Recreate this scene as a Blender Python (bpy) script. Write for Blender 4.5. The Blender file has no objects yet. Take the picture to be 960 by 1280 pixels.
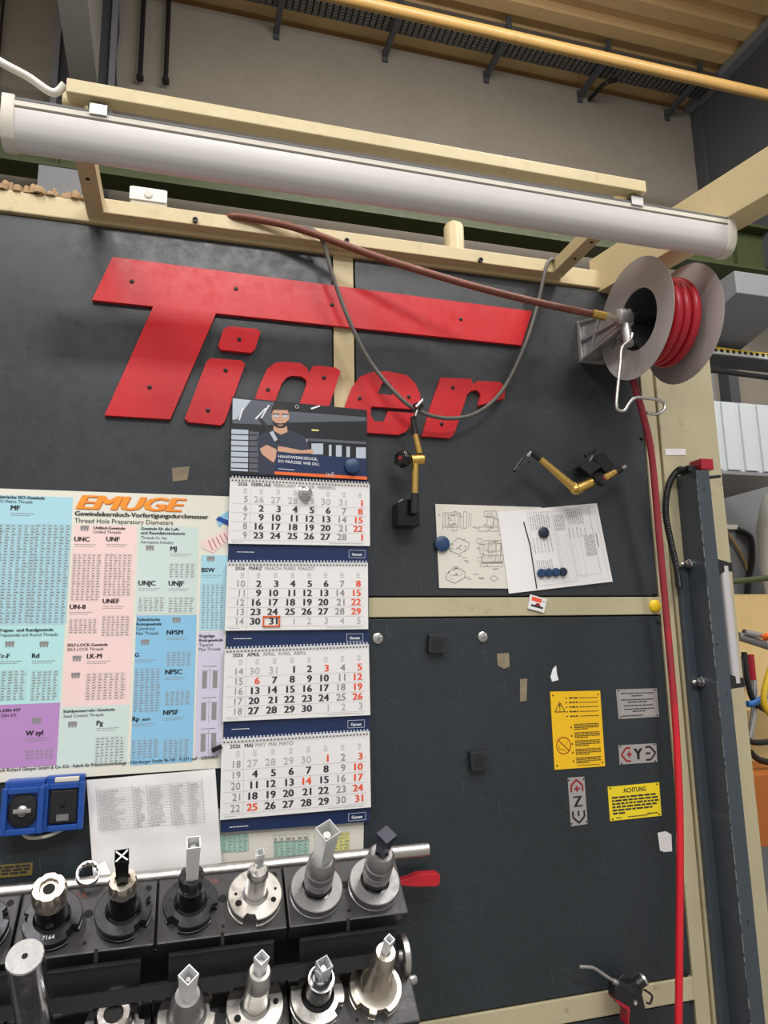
import bpy, bmesh, math, random
from mathutils import Vector, Matrix
random.seed(7)
S = bpy.context.scene
COL = S.collection
PI = math.pi

# ------------------------------------------------------------------ camera
CAM = Vector((0.0, -1.64, 1.55))
F_PX = 887.0
_p, _y, _r = math.radians(10.187), math.radians(15.778), math.radians(-1.092)
FWD = Vector((math.sin(_y)*math.cos(_p), math.cos(_y)*math.cos(_p), math.sin(_p)))
_rt = Vector((math.cos(_y), -math.sin(_y), 0)); _up = _rt.cross(FWD)
RT = math.cos(_r)*_rt + math.sin(_r)*_up
UP = -math.sin(_r)*_rt + math.cos(_r)*_up
cd = bpy.data.cameras.new('camera'); cam = bpy.data.objects.new('camera', cd); COL.objects.link(cam)
cd.sensor_fit = 'VERTICAL'; cd.sensor_height = 36.0; cd.lens = F_PX/1280*36.0
cd.clip_start = 0.02
M3 = Matrix((RT, UP, -FWD)).transposed()
cam.matrix_world = Matrix.Translation(CAM) @ M3.to_4x4()
S.camera = cam

# ------------------------------------------------------------------ world, lights, exposure
W = bpy.data.worlds.new('world'); S.world = W; W.use_nodes = True
bg = W.node_tree.nodes['Background']; bg.inputs[0].default_value = (1.0, 0.975, 0.94, 1); bg.inputs[1].default_value = 0.46
S.view_settings.view_transform = 'Standard'; S.view_settings.look = 'None'
S.view_settings.exposure = 0.08; S.view_settings.gamma = 1.0; S.view_settings.use_curve_mapping = False
def area(name, loc, target, sx, sy, power, col=(1, .98, .95)):
    l = bpy.data.lights.new(name, 'AREA'); l.shape = 'RECTANGLE'; l.size = sx; l.size_y = sy
    l.energy = power; l.color = col
    o = bpy.data.objects.new(name, l); COL.objects.link(o); o.location = loc
    d = Vector(target)-Vector(loc); o.rotation_euler = d.to_track_quat('-Z', 'Y').to_euler()
    return o
# hall luminaires under the roof, behind and beside the photographer, then added fill lights
area('hall_or_fill_light', (-1.6, -1.9, 5.3), (-1.2, -1.0, 0.0), 0.5, 2.0, 108)
area('hall_or_fill_light', (2.0, -2.1, 5.3), (1.4, -1.0, 0.0), 0.5, 2.0, 108)
area('hall_or_fill_light', (0.2, -4.4, 5.3), (0.2, -2.6, 0.0), 2.4, 0.5, 130)
area('hall_or_fill_light', (1.6, 0.7, 5.5), (1.6, 2.6, 3.0), 2.4, 0.5, 48)  # unseen fill light, added to brighten the concrete wall
area('hall_or_fill_light', (3.5, 0.2, 5.4), (3.7, 1.6, 0.0), 0.5, 1.6, 60)  # unseen fill light, added to lift the background at the right edge

# ------------------------------------------------------------------ picking helpers (pixel of the photo -> point on a real plane)
def ray(px, py): return RT*((px-480)/F_PX) - UP*((py-640)/F_PX) + FWD
def at(px, py, Y=0.0):
    d = ray(px, py); return CAM + d*((Y-CAM.y)/d.y)
def atx(px, py, X):
    d = ray(px, py); return CAM + d*((X-CAM.x)/d.x)
def atz(px, py, Z):
    d = ray(px, py); return CAM + d*((Z-CAM.z)/d.z)

# ------------------------------------------------------------------ materials
MATS = {}
def srgb(r, g, b):
    f = lambda c: c/12.92 if c <= .04045 else ((c+.055)/1.055)**2.4
    return (f(r/255), f(g/255), f(b/255))
def mat(name, col, rough=.5, metal=0.0, var=0.0, vscale=8.0, bump=0.0, bscale=60.0, spec=.5, stain=None, sscale=5.0, samt=.5, trans=0.0, emit=None, aniso=None, scratch=0.0):
    m = bpy.data.materials.new(name); m.use_nodes = True
    nt = m.node_tree; N = nt.nodes; L = nt.links; b = N['Principled BSDF']
    b.inputs['Base Color'].default_value = (*col, 1); b.inputs['Roughness'].default_value = rough
    b.inputs['Metallic'].default_value = metal; b.inputs['Specular IOR Level'].default_value = spec
    if trans: b.inputs['Transmission Weight'].default_value = trans
    tc = N.new('ShaderNodeTexCoord'); src = None
    def noise(scale, detail=5, rough=.6, vec=None):
        n = N.new('ShaderNodeTexNoise'); n.inputs['Scale'].default_value = scale; n.inputs['Detail'].default_value = detail
        n.inputs['Roughness'].default_value = rough; L.new(vec if vec else tc.outputs['Object'], n.inputs['Vector']); return n
    def mix(fac, a, bcol):
        x = N.new('ShaderNodeMix'); x.data_type = 'RGBA'; L.new(fac, x.inputs[0])
        if a is None: x.inputs[6].default_value = (*col, 1)
        else: L.new(a, x.inputs[6])
        x.inputs[7].default_value = (*bcol, 1); return x.outputs[2]
    def ramp(out, lo, hi):
        r = N.new('ShaderNodeMapRange'); r.inputs[1].default_value = lo; r.inputs[2].default_value = hi; L.new(out, r.inputs[0]); return r.outputs[0]
    if var:
        n = noise(vscale); f = ramp(n.outputs[0], .3, .7)
        src = mix(f, None, tuple(min(1, c*(1+var)) for c in col))
        n2 = noise(vscale*6.3, 6, .7); f2 = ramp(n2.outputs[0], .55, .75)
        src = mix(f2, src, tuple(c*(1-var*.7) for c in col))
        rr = N.new('ShaderNodeMapRange'); rr.inputs[1].default_value = .3; rr.inputs[2].default_value = .7
        rr.inputs[3].default_value = max(.02, rough-.08); rr.inputs[4].default_value = min(1, rough+.1)
        L.new(n2.outputs[0], rr.inputs[0]); L.new(rr.outputs[0], b.inputs['Roughness'])
    if stain:
        n = noise(sscale, 8, .72); f = ramp(n.outputs[0], .60, .60+.12)
        k = N.new('ShaderNodeMath'); k.operation = 'MULTIPLY'; k.inputs[1].default_value = samt; L.new(f, k.inputs[0])
        src = mix(k.outputs[0], src, stain)
    if scratch:
        for rot, thr, sc in (((0, .55, 0), .655, (13, 1, 300)), ((0, -1.0, 0), .67, (17, 1, 340)), ((0, 1.45, 0), .67, (11, 1, 260))):
            mp = N.new('ShaderNodeMapping'); mp.vector_type = 'TEXTURE'; mp.inputs['Rotation'].default_value = rot
            L.new(tc.outputs['Object'], mp.inputs[0])
            m2 = N.new('ShaderNodeVectorMath'); m2.operation = 'MULTIPLY'; m2.inputs[1].default_value = sc; L.new(mp.outputs[0], m2.inputs[0])
            n = noise(1.0, 2, .5, m2.outputs[0]); f = ramp(n.outputs[0], thr, thr+.05)
            k = N.new('ShaderNodeMath'); k.operation = 'MULTIPLY'; k.inputs[1].default_value = scratch; L.new(f, k.inputs[0])
            src = mix(k.outputs[0], src, (.30, .31, .31))
        n = noise(330, 2, .5); f = ramp(n.outputs[0], .74, .78); k = N.new('ShaderNodeMath'); k.operation = 'MULTIPLY'; k.inputs[1].default_value = .5; L.new(f, k.inputs[0])
        src = mix(k.outputs[0], src, (.42, .42, .40))
    if src is not None: L.new(src, b.inputs['Base Color'])
    if aniso:
        mp = N.new('ShaderNodeMapping'); mp.inputs['Scale'].default_value = aniso; L.new(tc.outputs['Object'], mp.inputs[0])
        n = noise(30, 4, .7, mp.outputs[0]); bp = N.new('ShaderNodeBump'); bp.inputs['Strength'].default_value = .12; bp.inputs['Distance'].default_value = .0005
        L.new(n.outputs[0], bp.inputs['Height']); L.new(bp.outputs[0], b.inputs['Normal'])
    elif bump:
        n = noise(bscale, 6, .65); bp = N.new('ShaderNodeBump'); bp.inputs['Strength'].default_value = bump; bp.inputs['Distance'].default_value = .004
        L.new(n.outputs[0], bp.inputs['Height']); L.new(bp.outputs[0], b.inputs['Normal'])
    if emit:
        b.inputs['Emission Color'].default_value = (*emit[0], 1); b.inputs['Emission Strength'].default_value = emit[1]
    MATS[name] = m; return m
m_panel = mat('panel_paint', srgb(40, 44, 48), .36, var=.3, vscale=4, bump=.05, bscale=220, scratch=.09, spec=.55)
m_panel2 = mat('panel_paint_lower', srgb(37, 44, 48), .42, var=.3, vscale=4, bump=.05, bscale=220, scratch=.09, spec=.45)
m_cream = mat('cream_paint', srgb(194, 177, 136), .42, var=.08, vscale=6, stain=srgb(120, 100, 66), sscale=18, samt=.45, bump=.05, bscale=90)
m_post = mat('post_paint', srgb(178, 169, 138), .45, var=.1, vscale=5, stain=srgb(110, 98, 72), sscale=22, samt=.5, bump=.05, bscale=90)
m_black = mat('black_plastic', srgb(26, 26, 28), .38, var=.15, vscale=20)
m_blackgloss = mat('black_gloss', srgb(16, 16, 18), .2)
m_gap = mat('seam_black', srgb(8, 8, 8), .8)
m_red = mat('red_lacquer', srgb(190, 34, 40), .34, var=.1, vscale=5, stain=srgb(120, 16, 20), sscale=30, samt=.25, spec=.4, bump=.04, bscale=150)
m_screw = mat('dark_screw', srgb(45, 40, 40), .4, .6)
m_steel = mat('steel', (.54, .53, .51), .34, 1.0, var=.12, vscale=14)
m_brush = mat('brushed_steel', (.58, .56, .53), .34, 1.0, var=.1, vscale=10, aniso=(1, 1, 12))
m_warm = mat('warm_steel', (.58, .53, .46), .36, 1.0, var=.12, vscale=12)
m_chrome = mat('polished_steel', (.60, .60, .61), .2, 1.0, var=.1, vscale=9)
m_alu = mat('cast_aluminium', (.50, .49, .48), .45, .85, var=.12, vscale=20, bump=.1, bscale=160)
m_darksteel = mat('black_oxide_steel', srgb(62, 62, 66), .32, .75, var=.25, vscale=16)
m_greysteel = mat('grey_steel', srgb(138, 136, 136), .38, .6, var=.15, vscale=16)
m_block = mat('rack_plastic', srgb(50, 49, 49), .42, var=.22, vscale=9, bump=.08, bscale=120)
m_brass = mat('gold_anodised', srgb(206, 170, 92), .3, .85, var=.08, vscale=14)
m_galv = mat('galvanised_disc', srgb(176, 170, 167), .40, .15, var=.1, vscale=6)
m_redhose = mat('red_hose', srgb(205, 30, 44), .32, var=.08, vscale=20)
m_darkred = mat('dark_red', srgb(132, 34, 44), .42, var=.25, vscale=24)
m_rust = mat('brown_rubber', srgb(112, 62, 46), .5, var=.3, vscale=30, stain=srgb(205, 190, 170), sscale=60, samt=.5)
m_cable = mat('grey_cable', srgb(92, 88, 84), .5, var=.1)
m_blackcable = mat('black_cable', srgb(24, 24, 25), .45)
m_paper = mat('paper', srgb(232, 230, 230), .6, var=.03, vscale=6, bump=.06, bscale=14)
m_oldpaper = mat('stained_paper', srgb(218, 214, 204), .6, stain=srgb(170, 140, 90), sscale=14, samt=.55, bump=.08, bscale=14)
m_page = mat('calendar_paper', srgb(228, 226, 226), .5, var=.02, vscale=5)
m_navy = mat('calendar_navy', srgb(22, 42, 84), .35)
m_inkd = mat('ink_dark', srgb(44, 44, 48), .6); m_inkg = mat('ink_grey', srgb(140, 138, 138), .6)
m_inkl = mat('ink_light_grey', srgb(176, 174, 174), .6); m_inkr = mat('ink_orange_red', srgb(232, 84, 50), .6)
m_inko = mat('ink_orange', srgb(238, 104, 34), .5); m_inkw = mat('ink_white', srgb(235, 238, 242), .5)
m_inkp = mat('ink_pale_line', srgb(188, 188, 190), .6)
m_frameor = mat('orange_plastic', srgb(226, 96, 36), .35)
m_chart = mat('chart_card', srgb(226, 224, 212), .42, var=.03)
m_emuge = mat('logo_orange', srgb(246, 150, 44), .45); m_emuge2 = mat('logo_orange_shadow', srgb(214, 108, 30), .45)
m_blueT = mat('tint_blue', srgb(170, 216, 230), .45); m_pinkT = mat('tint_pink', srgb(242, 212, 210), .45)
m_mintT = mat('tint_mint', srgb(205, 222, 218), .45); m_cyanT = mat('tint_cyan', srgb(180, 226, 228), .45)
m_blue2T = mat('tint_deep_blue', srgb(138, 194, 228), .45); m_violT = mat('tint_violet', srgb(184, 138, 196), .45)
m_lilT = mat('tint_lilac', srgb(208, 202, 222), .45)
m_yellow = mat('sign_yellow', srgb(240, 190, 24), .42, var=.04); m_yellow2 = mat('sign_yellow_bright', srgb(232, 208, 36), .42, var=.04)
m_plate = mat('engraved_plate', srgb(172, 168, 166), .42, .35, var=.06); m_inkred = mat('ink_red', srgb(150, 26, 34), .5)
m_inkb = mat('ink_black', srgb(22, 22, 22), .6)
m_bluemag = mat('blue_magnet', srgb(34, 62, 100), .4); m_darkmag = mat('dark_blue_magnet', srgb(28, 40, 60), .4)
m_bluebox = mat('blue_plastic', srgb(26, 70, 146), .35, var=.12, vscale=12)
m_clear = mat('clear_plastic', (.95, .97, .98), .18, trans=.55, spec=.6)
m_frost = mat('frosted_plastic', (.95, .96, .97), .35, trans=.15)
m_navyplast = mat('navy_plastic', srgb(34, 40, 58), .35)
m_lampw = mat('lamp_diffuser', srgb(208, 204, 202), .3, var=.03, vscale=3)
m_lampb = mat('lamp_base', srgb(206, 200, 188), .45, var=.04); m_lampg = mat('lamp_seal', srgb(96, 98, 100), .5)
m_conc = mat('concrete', srgb(140, 132, 120), .9, var=.12, vscale=2.2, stain=srgb(84, 80, 74), sscale=70, samt=.6, bump=.3, bscale=40)
m_roof = mat('roof_sheet', srgb(216, 180, 126), .5, var=.12, vscale=1.5)
m_greyst = mat('grey_structural_paint', srgb(124, 125, 128), .55, var=.08); m_greydk = mat('dark_structural_paint', srgb(74, 76, 80), .55, var=.08)
m_green = mat('green_crane_paint', srgb(62, 70, 36), .5, var=.12, vscale=4); m_brown = mat('brown_wall_shade', srgb(54, 46, 32), .8, var=.1)
m_pipe = mat('yellow_pipe', srgb(180, 142, 82), .4, var=.12, vscale=5, stain=srgb(110, 80, 44), sscale=9, samt=.5)
m_tray = mat('galvanised_tray', srgb(122, 120, 116), .45, .6)
m_floor = mat('floor_grey', srgb(130, 126, 122), .5, var=.1)
m_whitebox = mat('white_sheet', srgb(186, 192, 194), .4, var=.05, vscale=2); m_ply = mat('plywood', srgb(206, 176, 120), .55, var=.1)
m_yelcable = mat('yellow_cable', srgb(214, 178, 40), .45); m_bluecable = mat('blue_hose', srgb(40, 110, 180), .45)
m_orange = mat('orange_crate', srgb(170, 96, 34), .55, var=.1); m_residue = mat('glue_residue', srgb(126, 114, 94), .8, var=.3, vscale=60)
m_white = mat('white_plastic', srgb(228, 224, 212), .4, var=.03); m_dust = mat('dust', srgb(150, 124, 92), .95, var=.3, vscale=40)
m_boxpaint = mat('profile_paint', srgb(58, 66, 74), .4, var=.15, vscale=4, scratch=.08)
m_yelcap = mat('yellow_cap', srgb(240, 200, 30), .4); m_redcap = mat('red_cap', srgb(160, 26, 44), .35)
m_skin = mat('print_skin', srgb(206, 158, 132), .5); m_hair = mat('print_hair', srgb(30, 24, 24), .5); m_shirt = mat('print_shirt', srgb(36, 44, 64), .5)
m_pic = mat('print_dark', srgb(30, 32, 38), .3); m_picl = mat('print_light', srgb(186, 196, 208), .3); m_picm = mat('print_mid', srgb(90, 96, 106), .3)
m_tg = mat('chart_green', srgb(170, 214, 196), .5); m_ty = mat('chart_yellow', srgb(222, 220, 130), .5)

# ------------------------------------------------------------------ mesh builder
class MB:
    def __init__(s): s.v = []; s.f = []
    def add(s, vs, fs):
        o = len(s.v); s.v += [tuple(v) for v in vs]; s.f += [tuple(i+o for i in f) for f in fs]; return s
    def box(s, x0, x1, y0, y1, z0, z1):
        vs = [(x, y, z) for x in (x0, x1) for y in (y0, y1) for z in (z0, z1)]
        return s.add(vs, [(0, 1, 3, 2), (4, 6, 7, 5), (0, 4, 5, 1), (2, 3, 7, 6), (0, 2, 6, 4), (1, 5, 7, 3)])
    def obox(s, c, ax, ay, az):       # oriented box: centre and three half-axis vectors
        c = Vector(c); vs = [c+i*Vector(ax)+j*Vector(ay)+k*Vector(az) for i in (-1, 1) for j in (-1, 1) for k in (-1, 1)]
        return s.add(vs, [(0, 1, 3, 2), (4, 6, 7, 5), (0, 4, 5, 1), (2, 3, 7, 6), (0, 2, 6, 4), (1, 5, 7, 3)])
    def prism(s, pts, dvec):          # closed polygon of 3-D points, extruded by dvec
        n = len(pts); d = Vector(dvec); a = [Vector(p) for p in pts]; b = [p+d for p in a]
        fs = [tuple(range(n)), tuple(range(2*n-1, n-1, -1))] + [(i, i+n, (i+1) % n+n, (i+1) % n) for i in range(n)]
        return s.add(a+b, fs)
    def lathe(s, o, n, prof, seg=32, ref=None, notch=None, cap=True):
        o = Vector(o); n = Vector(n).normalized(); r = Vector(ref) if ref else (Vector((1, 0, 0)) if abs(n.x) < .9 else Vector((0, 0, 1)))
        e1 = (r-n*r.dot(n)).normalized(); e2 = n.cross(e1); vs = []; fs = []
        for k, (rad, h) in enumerate(prof):
            for i in range(seg):
                a = 2*PI*i/seg; q = rad if not notch else notch(a, rad, h)
                vs.append(o+n*h+(e1*math.cos(a)+e2*math.sin(a))*q)
        for k in range(len(prof)-1):
            for i in range(seg):
                j = (i+1) % seg; fs.append((k*seg+i, k*seg+j, (k+1)*seg+j, (k+1)*seg+i))
        if cap:
            fs.append(tuple(reversed(range(seg)))); fs.append(tuple(range((len(prof)-1)*seg, len(prof)*seg)))
        return s.add(vs, fs)
    def cyl(s, a, b, r, r2=None, seg=20):
        a = Vector(a); b = Vector(b); d = b-a
        return s.lathe(a, d, [(r, 0), (r if r2 is None else r2, d.length)], seg)
    def tube(s, pts, r, seg=10, sub=6):
        P = spline([Vector(p) for p in pts], sub) if sub > 1 else [Vector(p) for p in pts]
        n = len(P); vs = []; fs = []; prev = None
        for i, p in enumerate(P):
            t = (P[min(i+1, n-1)]-P[max(i-1, 0)]).normalized()
            if prev is None: prev = t.orthogonal().normalized()
            e1 = (prev-t*prev.dot(t)).normalized(); prev = e1; e2 = t.cross(e1)
            rr = r if not callable(r) else r(i/(n-1))
            for k in range(seg):
                a = 2*PI*k/seg; vs.append(p+(e1*math.cos(a)+e2*math.sin(a))*rr)
        for i in range(n-1):
            for k in range(seg):
                l = (k+1) % seg; fs.append((i*seg+k, i*seg+l, (i+1)*seg+l, (i+1)*seg+k))
        fs.append(tuple(reversed(range(seg)))); fs.append(tuple(range((n-1)*seg, n*seg)))
        return s.add(vs, fs)
    def torus(s, c, n, R, r, seg=28, rs=8):
        c = Vector(c); n = Vector(n).normalized(); e1 = n.orthogonal().normalized(); e2 = n.cross(e1); vs = []; fs = []
        for i in range(seg):
            a = 2*PI*i/seg; d = e1*math.cos(a)+e2*math.sin(a)
            for k in range(rs):
                b = 2*PI*k/rs; vs.append(c+d*(R+r*math.cos(b))+n*(r*math.sin(b)))
        for i in range(seg):
            for k in range(rs):
                j = (i+1) % seg; l = (k+1) % rs; fs.append((i*rs+k, j*rs+k, j*rs+l, i*rs+l))
        return s.add(vs, fs)
    def quad(s, a, b, c, d): return s.add([a, b, c, d], [(0, 1, 2, 3)])
    def build(s, name, m, parent=None, smooth=None, bevel=0.0):
        me = bpy.data.meshes.new(name); me.from_pydata(s.v, [], s.f); me.validate()
        bm = bmesh.new(); bm.from_mesh(me); bmesh.ops.recalc_face_normals(bm, faces=bm.faces)
        if bevel:
            es = [e for e in bm.edges if len(e.link_faces) == 2 and e.calc_face_angle(0) > .6]
            bmesh.ops.bevel(bm, geom=es, offset=bevel, segments=2, affect='EDGES', profile=.6)
        bm.to_mesh(me); bm.free()
        if smooth is not None:
            me.shade_smooth(); me.set_sharp_from_angle(angle=math.radians(smooth))
        me.materials.append(m); o = bpy.data.objects.new(name, me); COL.objects.link(o)
        if parent is not None:
            o.parent = parent; o.matrix_parent_inverse = PINV.get(parent.name, Matrix())
        return o
PINV = {}
def spline(P, sub):
    out = []; n = len(P)
    for i in range(n-1):
        p0 = P[max(i-1, 0)]; p1 = P[i]; p2 = P[i+1]; p3 = P[min(i+2, n-1)]
        for k in range(sub):
            t = k/sub; t2 = t*t; t3 = t2*t
            out.append(.5*((2*p1)+(p2-p0)*t+(2*p0-5*p1+4*p2-p3)*t2+(3*p1-p0-3*p2+p3)*t3))
    out.append(P[-1]); return out
def tag(o, label, cat, group=None):
    o['label'] = label; o['category'] = cat
    if group: o['group'] = group
    return o
def thing(name, loc, label, cat, group=None):
    o = bpy.data.objects.new(name, None); COL.objects.link(o); o.location = loc; o.empty_display_size = .05
    PINV[o.name] = Matrix.Translation(-Vector(loc)); tag(o, label, cat, group); return o
def stuff(o): o['kind'] = 'stuff'; return o
def struct(o): o['kind'] = 'structure'; return o

# ------------------------------------------------------------------ text as flat print
_tc = {}
def glyphs(txt, bold=0.0, shear=0.0):
    k = (txt, bold, shear)
    if k in _tc: return _tc[k]
    c = bpy.data.curves.new('t', 'FONT'); c.body = txt; c.size = 1.0; c.resolution_u = 2; c.offset = bold; c.shear = shear; c.fill_mode = 'FRONT'
    o = bpy.data.objects.new('t', c); me = bpy.data.meshes.new_from_object(o)
    vs = [(v.co.x, v.co.y) for v in me.vertices]; fs = [tuple(p.vertices) for p in me.polygons]
    bpy.data.objects.remove(o); bpy.data.curves.remove(c); bpy.data.meshes.remove(me)
    if vs:
        x0 = min(v[0] for v in vs); x1 = max(v[0] for v in vs)
    else: x0 = x1 = 0
    _tc[k] = (vs, fs, x0, x1); return _tc[k]
CAP = 0.70
class Sheet:
    """flat print on the quad TL,TR,BR,BL (3-D points); local metres x right, y up from BL; layers lifted along -Y"""
    k = 0
    def __init__(s, tl, tr, br, bl, out=Vector((0, -1, 0))):
        s.c = [Vector(p) for p in (tl, tr, br, bl)]; s.out = Vector(out)
        s.w = ((s.c[1]-s.c[0]).length+(s.c[2]-s.c[3]).length)/2; s.h = ((s.c[0]-s.c[3]).length+(s.c[1]-s.c[2]).length)/2; s.L = {}
    def p(s, x, y, d=0.0):
        u = x/s.w; v = y/s.h; a = s.c[3].lerp(s.c[2], u); b = s.c[0].lerp(s.c[1], u); return a.lerp(b, v)+s.out*d
    def mb(s, m, d=.0006): return s.L.setdefault((m.name, d), MB())
    def text(s, t, x, y, cap, m, bold=0.0, al='l', shear=0.0, d=.0006, width=None, stretch=1.0):
        vs, fs, x0, x1 = glyphs(t, 0.0, shear); k = cap/CAP; kx = k*stretch
        if width and x1 > x0: kx = width/(x1-x0)
        ox = x-x0*kx if al == 'l' else (x-x1*kx if al == 'r' else x-(x0+x1)/2*kx)
        for e in ((0,) if bold <= .006 else (-1, 0, 1)):          # heavier strokes: the outline laid three times side by side
            s.mb(m, d).add([s.p(ox+v[0]*kx+e*bold*1.5*k, y+v[1]*k, d+(e+1)*.00005) for v in vs], fs)
    def rect(s, x0, y0, x1, y1, m, d=.0004):
        s.mb(m, d).add([s.p(x0, y0, d), s.p(x1, y0, d), s.p(x1, y1, d), s.p(x0, y1, d)], [(0, 1, 2, 3)])
    def poly(s, pts, m, d=.0004): s.mb(m, d).add([s.p(x, y, d) for x, y in pts], [tuple(range(len(pts)))])
    def line(s, x0, y0, x1, y1, w, m, d=.0006):
        dx, dy = x1-x0, y1-y0; l = math.hypot(dx, dy) or 1; nx, ny = -dy/l*w/2, dx/l*w/2
        Sheet.k = (Sheet.k+1) % 8; s.poly([(x0+nx, y0+ny), (x0-nx, y0-ny), (x1-nx, y1-ny), (x1+nx, y1+ny)], m, d+Sheet.k*.00003)
    def frame(s, x0, y0, x1, y1, w, m, d=.0006):
        s.rect(x0, y0, x1, y0+w, m, d); s.rect(x0, y1-w, x1, y1, m, d); s.rect(x0, y0+w, x0+w, y1-w, m, d); s.rect(x1-w, y0+w, x1, y1-w, m, d)
    def words(s, x0, x1, y, cap, m, d=.0006, rnd=random):     # a line of print too small to read in the photograph
        x = x0
        while x < x1-cap:
            l = min(rnd.uniform(1.5, 5)*cap, x1-x); s.rect(x, y, x+l, y+cap, m, d); x += l+cap*.7
    def grid(s, x0, y0, x1, y1, cols, rows, lm, tm, rnd=random, lw=.0006, fill=.62):
        cw = (x1-x0)/cols; rh = (y1-y0)/rows
        for i in range(rows+1): s.rect(x0, y0+i*rh-lw/2, x1, y0+i*rh+lw/2, lm, .00065)
        for i in range(cols+1): s.rect(x0+i*cw-lw/2, y0, x0+i*cw+lw/2, y1, lm, .00055)
        for i in range(rows):
            for j in range(cols):
                a = x0+j*cw+cw*.12; s.rect(a, y0+i*rh+rh*.3, a+cw*fill*rnd.uniform(.6, 1.15), y0+i*rh+rh*.66, tm, .00075)
    def body(s, thick):
        b = MB(); b.prism([s.p(0, 0), s.p(s.w, 0), s.p(s.w, s.h), s.p(0, s.h)], -s.out*thick); return b
    def flush(s, parent, names):
        for (mn, d), b in s.L.items(): b.build(names.get(mn, 'print'), MATS[mn], parent)
        s.L = {}
def psheet(q, Y): return Sheet(*[at(px, py, Y) for px, py in q])

# ================================================================== HALL
WY = 3.2
zt = at(600, 84, WY).z                                   # top of the concrete wall
b = MB().box(-4.0, 6.5, WY, WY+.25, 0, zt)
struct(b.build('wall_back', m_conc))
struct(MB().box(-4.0, 6.5, -6.0, WY+.25, -.05, 0).build('floor', m_floor))
# corrugated roof sheet, ribs run along X
b = MB(); y = WY+.25; prof = []
while y > -3.0:
    prof += [(y, zt+.05), (y-.11, zt+.05), (y-.14, zt+.11), (y-.22, zt+.11), (y-.25, zt+.05)]; y -= .25
vs = []; n = len(prof)
for x in (-4.0, 6.5): vs += [(x, py, pz) for py, pz in prof]
b.add(vs, [(i, i+1, n+i+1, n+i) for i in range(n-1)])
struct(b.build('ceiling', m_roof))
# little shadow gap over wall
gx = at(862, 140, WY).x
# deep girder on the right running towards the viewer
t = thing('roof_girder', (gx+.2, 1.4, 0), 'dark grey deep steel girder meeting the concrete wall at upper right', 'girder')
MB().box(gx+.03, gx+.09, -2.0, WY-.0, zt-1.9, zt+.04).build('web', m_greydk, t)
MB().box(gx-.06, gx+.16, -2.0, WY-.0, zt-.03, zt+.04).build('flange', m_greyst, t, bevel=.004)
MB().box(gx+.0, gx+.10, WY-.12, WY-.0, 0, zt-.03).build('column', m_greydk, t)
# tapered roof beam on the left
lx0 = at(86, 96, WY-.25).x; lx1 = at(121, 100, WY-.25).x
zb = at(104, 98, WY-.25).z
m_beam = mat('beam_paint', srgb(158, 155, 148), .55, var=.06)
t = thing('roof_beam', (lx0, 1.0, 0), 'grey tapered roof beam above the left end of the strip light', 'beam')
pts = [(lx0, WY-.2, zb), (lx0, -.6, zb+.62), (lx0, -.6, zt+.04), (lx0, WY-.2, zt+.04)]
MB().prism(pts, (lx1-lx0, 0, 0)).build('web', m_beam, t)
t2 = thing('wall_column', (lx0, WY-.1, 0), 'grey flat steel column on the wall behind the left roof beam', 'column')
cx0 = at(72, 70, WY-.05).x; cx1 = at(140, 70, WY-.05).x
MB().box(cx0, cx1, WY-.06, WY, 0, zt).build('plate', m_greydk, t2)
for x in (cx0-.02, cx1-.01): MB().box(x, x+.04, WY-.10, WY-.06, 0, zt).build('edge_strip', m_greyst, t2)
# two black pipes down the wall
for i, (px, lab) in enumerate(((175, 'left one of two thin black pipes on the concrete wall'), (207, 'right one of two thin black pipes on the concrete wall'))):
    a = at(px, 102 if i else 98, WY-.06); c = at(px-2, -60, WY-.06)
    o = MB().cyl(a, (a.x, WY-.06, zt), .017).build('black_pipe', m_blackcable); tag(o, lab, 'pipe', 'black pipes on the concrete wall')
    MB().lathe((a.x, WY-.06, a.z-.01), (0, 0, 1), [(.026, 0), (.026, .03)], 14).build('pipe_collar', m_blackcable).parent = o
c = [at(148, -20, WY-.02), at(150, 40, WY-.02), at(146, 70, WY-.02), at(147, 110, WY-.02)]
tag(MB().tube(c, .008).build('conduit', m_greyst), 'thin grey conduit beside the left wall column', 'conduit')
for k, px in enumerate((2, 7)):
    a = at(px, -30, WY-.08); d = at(px-2, 140, WY-.08)
    tag(MB().cyl((a.x, a.y, zt), (a.x, a.y, d.z), .010).build('black_pipe', m_blackcable), ('black riser pipe at the far left edge' if k == 0 else 'black riser pipe just right of the leftmost riser'), 'pipe', 'black riser pipes')
# crane rail: green I-beam along X
GY = 2.6
gz0 = at(300, 244, GY).z; gz1 = at(300, 205, GY).z
t = thing('crane_beam', (.9, GY, 0), 'olive green crane runway beam behind the strip light', 'beam')
MB().box(-4, 6.5, GY, GY+.015, gz0, gz1+.10).build('web', m_green, t)
MB().box(-4, 6.5, GY-.09, GY+.11, gz1+.10, gz1+.125).build('top_flange', m_green, t)
MB().box(-4, 6.5, GY-.05, GY+.11, gz0-.02, gz0).build('bottom_flange', m_green, t)
for px in (70, 905):
    x = at(px, 220, GY).x
    MB().box(x, x+.012, GY-.045, GY, gz0, gz1+.10).build('stiffener', m_green, t)
struct(MB().box(-4, 2.9, WY-.35, WY-.31, gz0-2.4, gz0-.05).build('wall_shade_1', m_brown))  # brown sheet stands in for the shade on the concrete under the beam
a = at(48, 205, 2.2); c = at(104, 205, 2.2); d = at(60, 250, 2.2)
tag(MB().box(a.x, c.x, 2.2, 2.45, 0, a.z).build('duct_box', m_greyst, bevel=.005), 'grey sheet box behind the dusty top rail at left', 'box')
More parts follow.
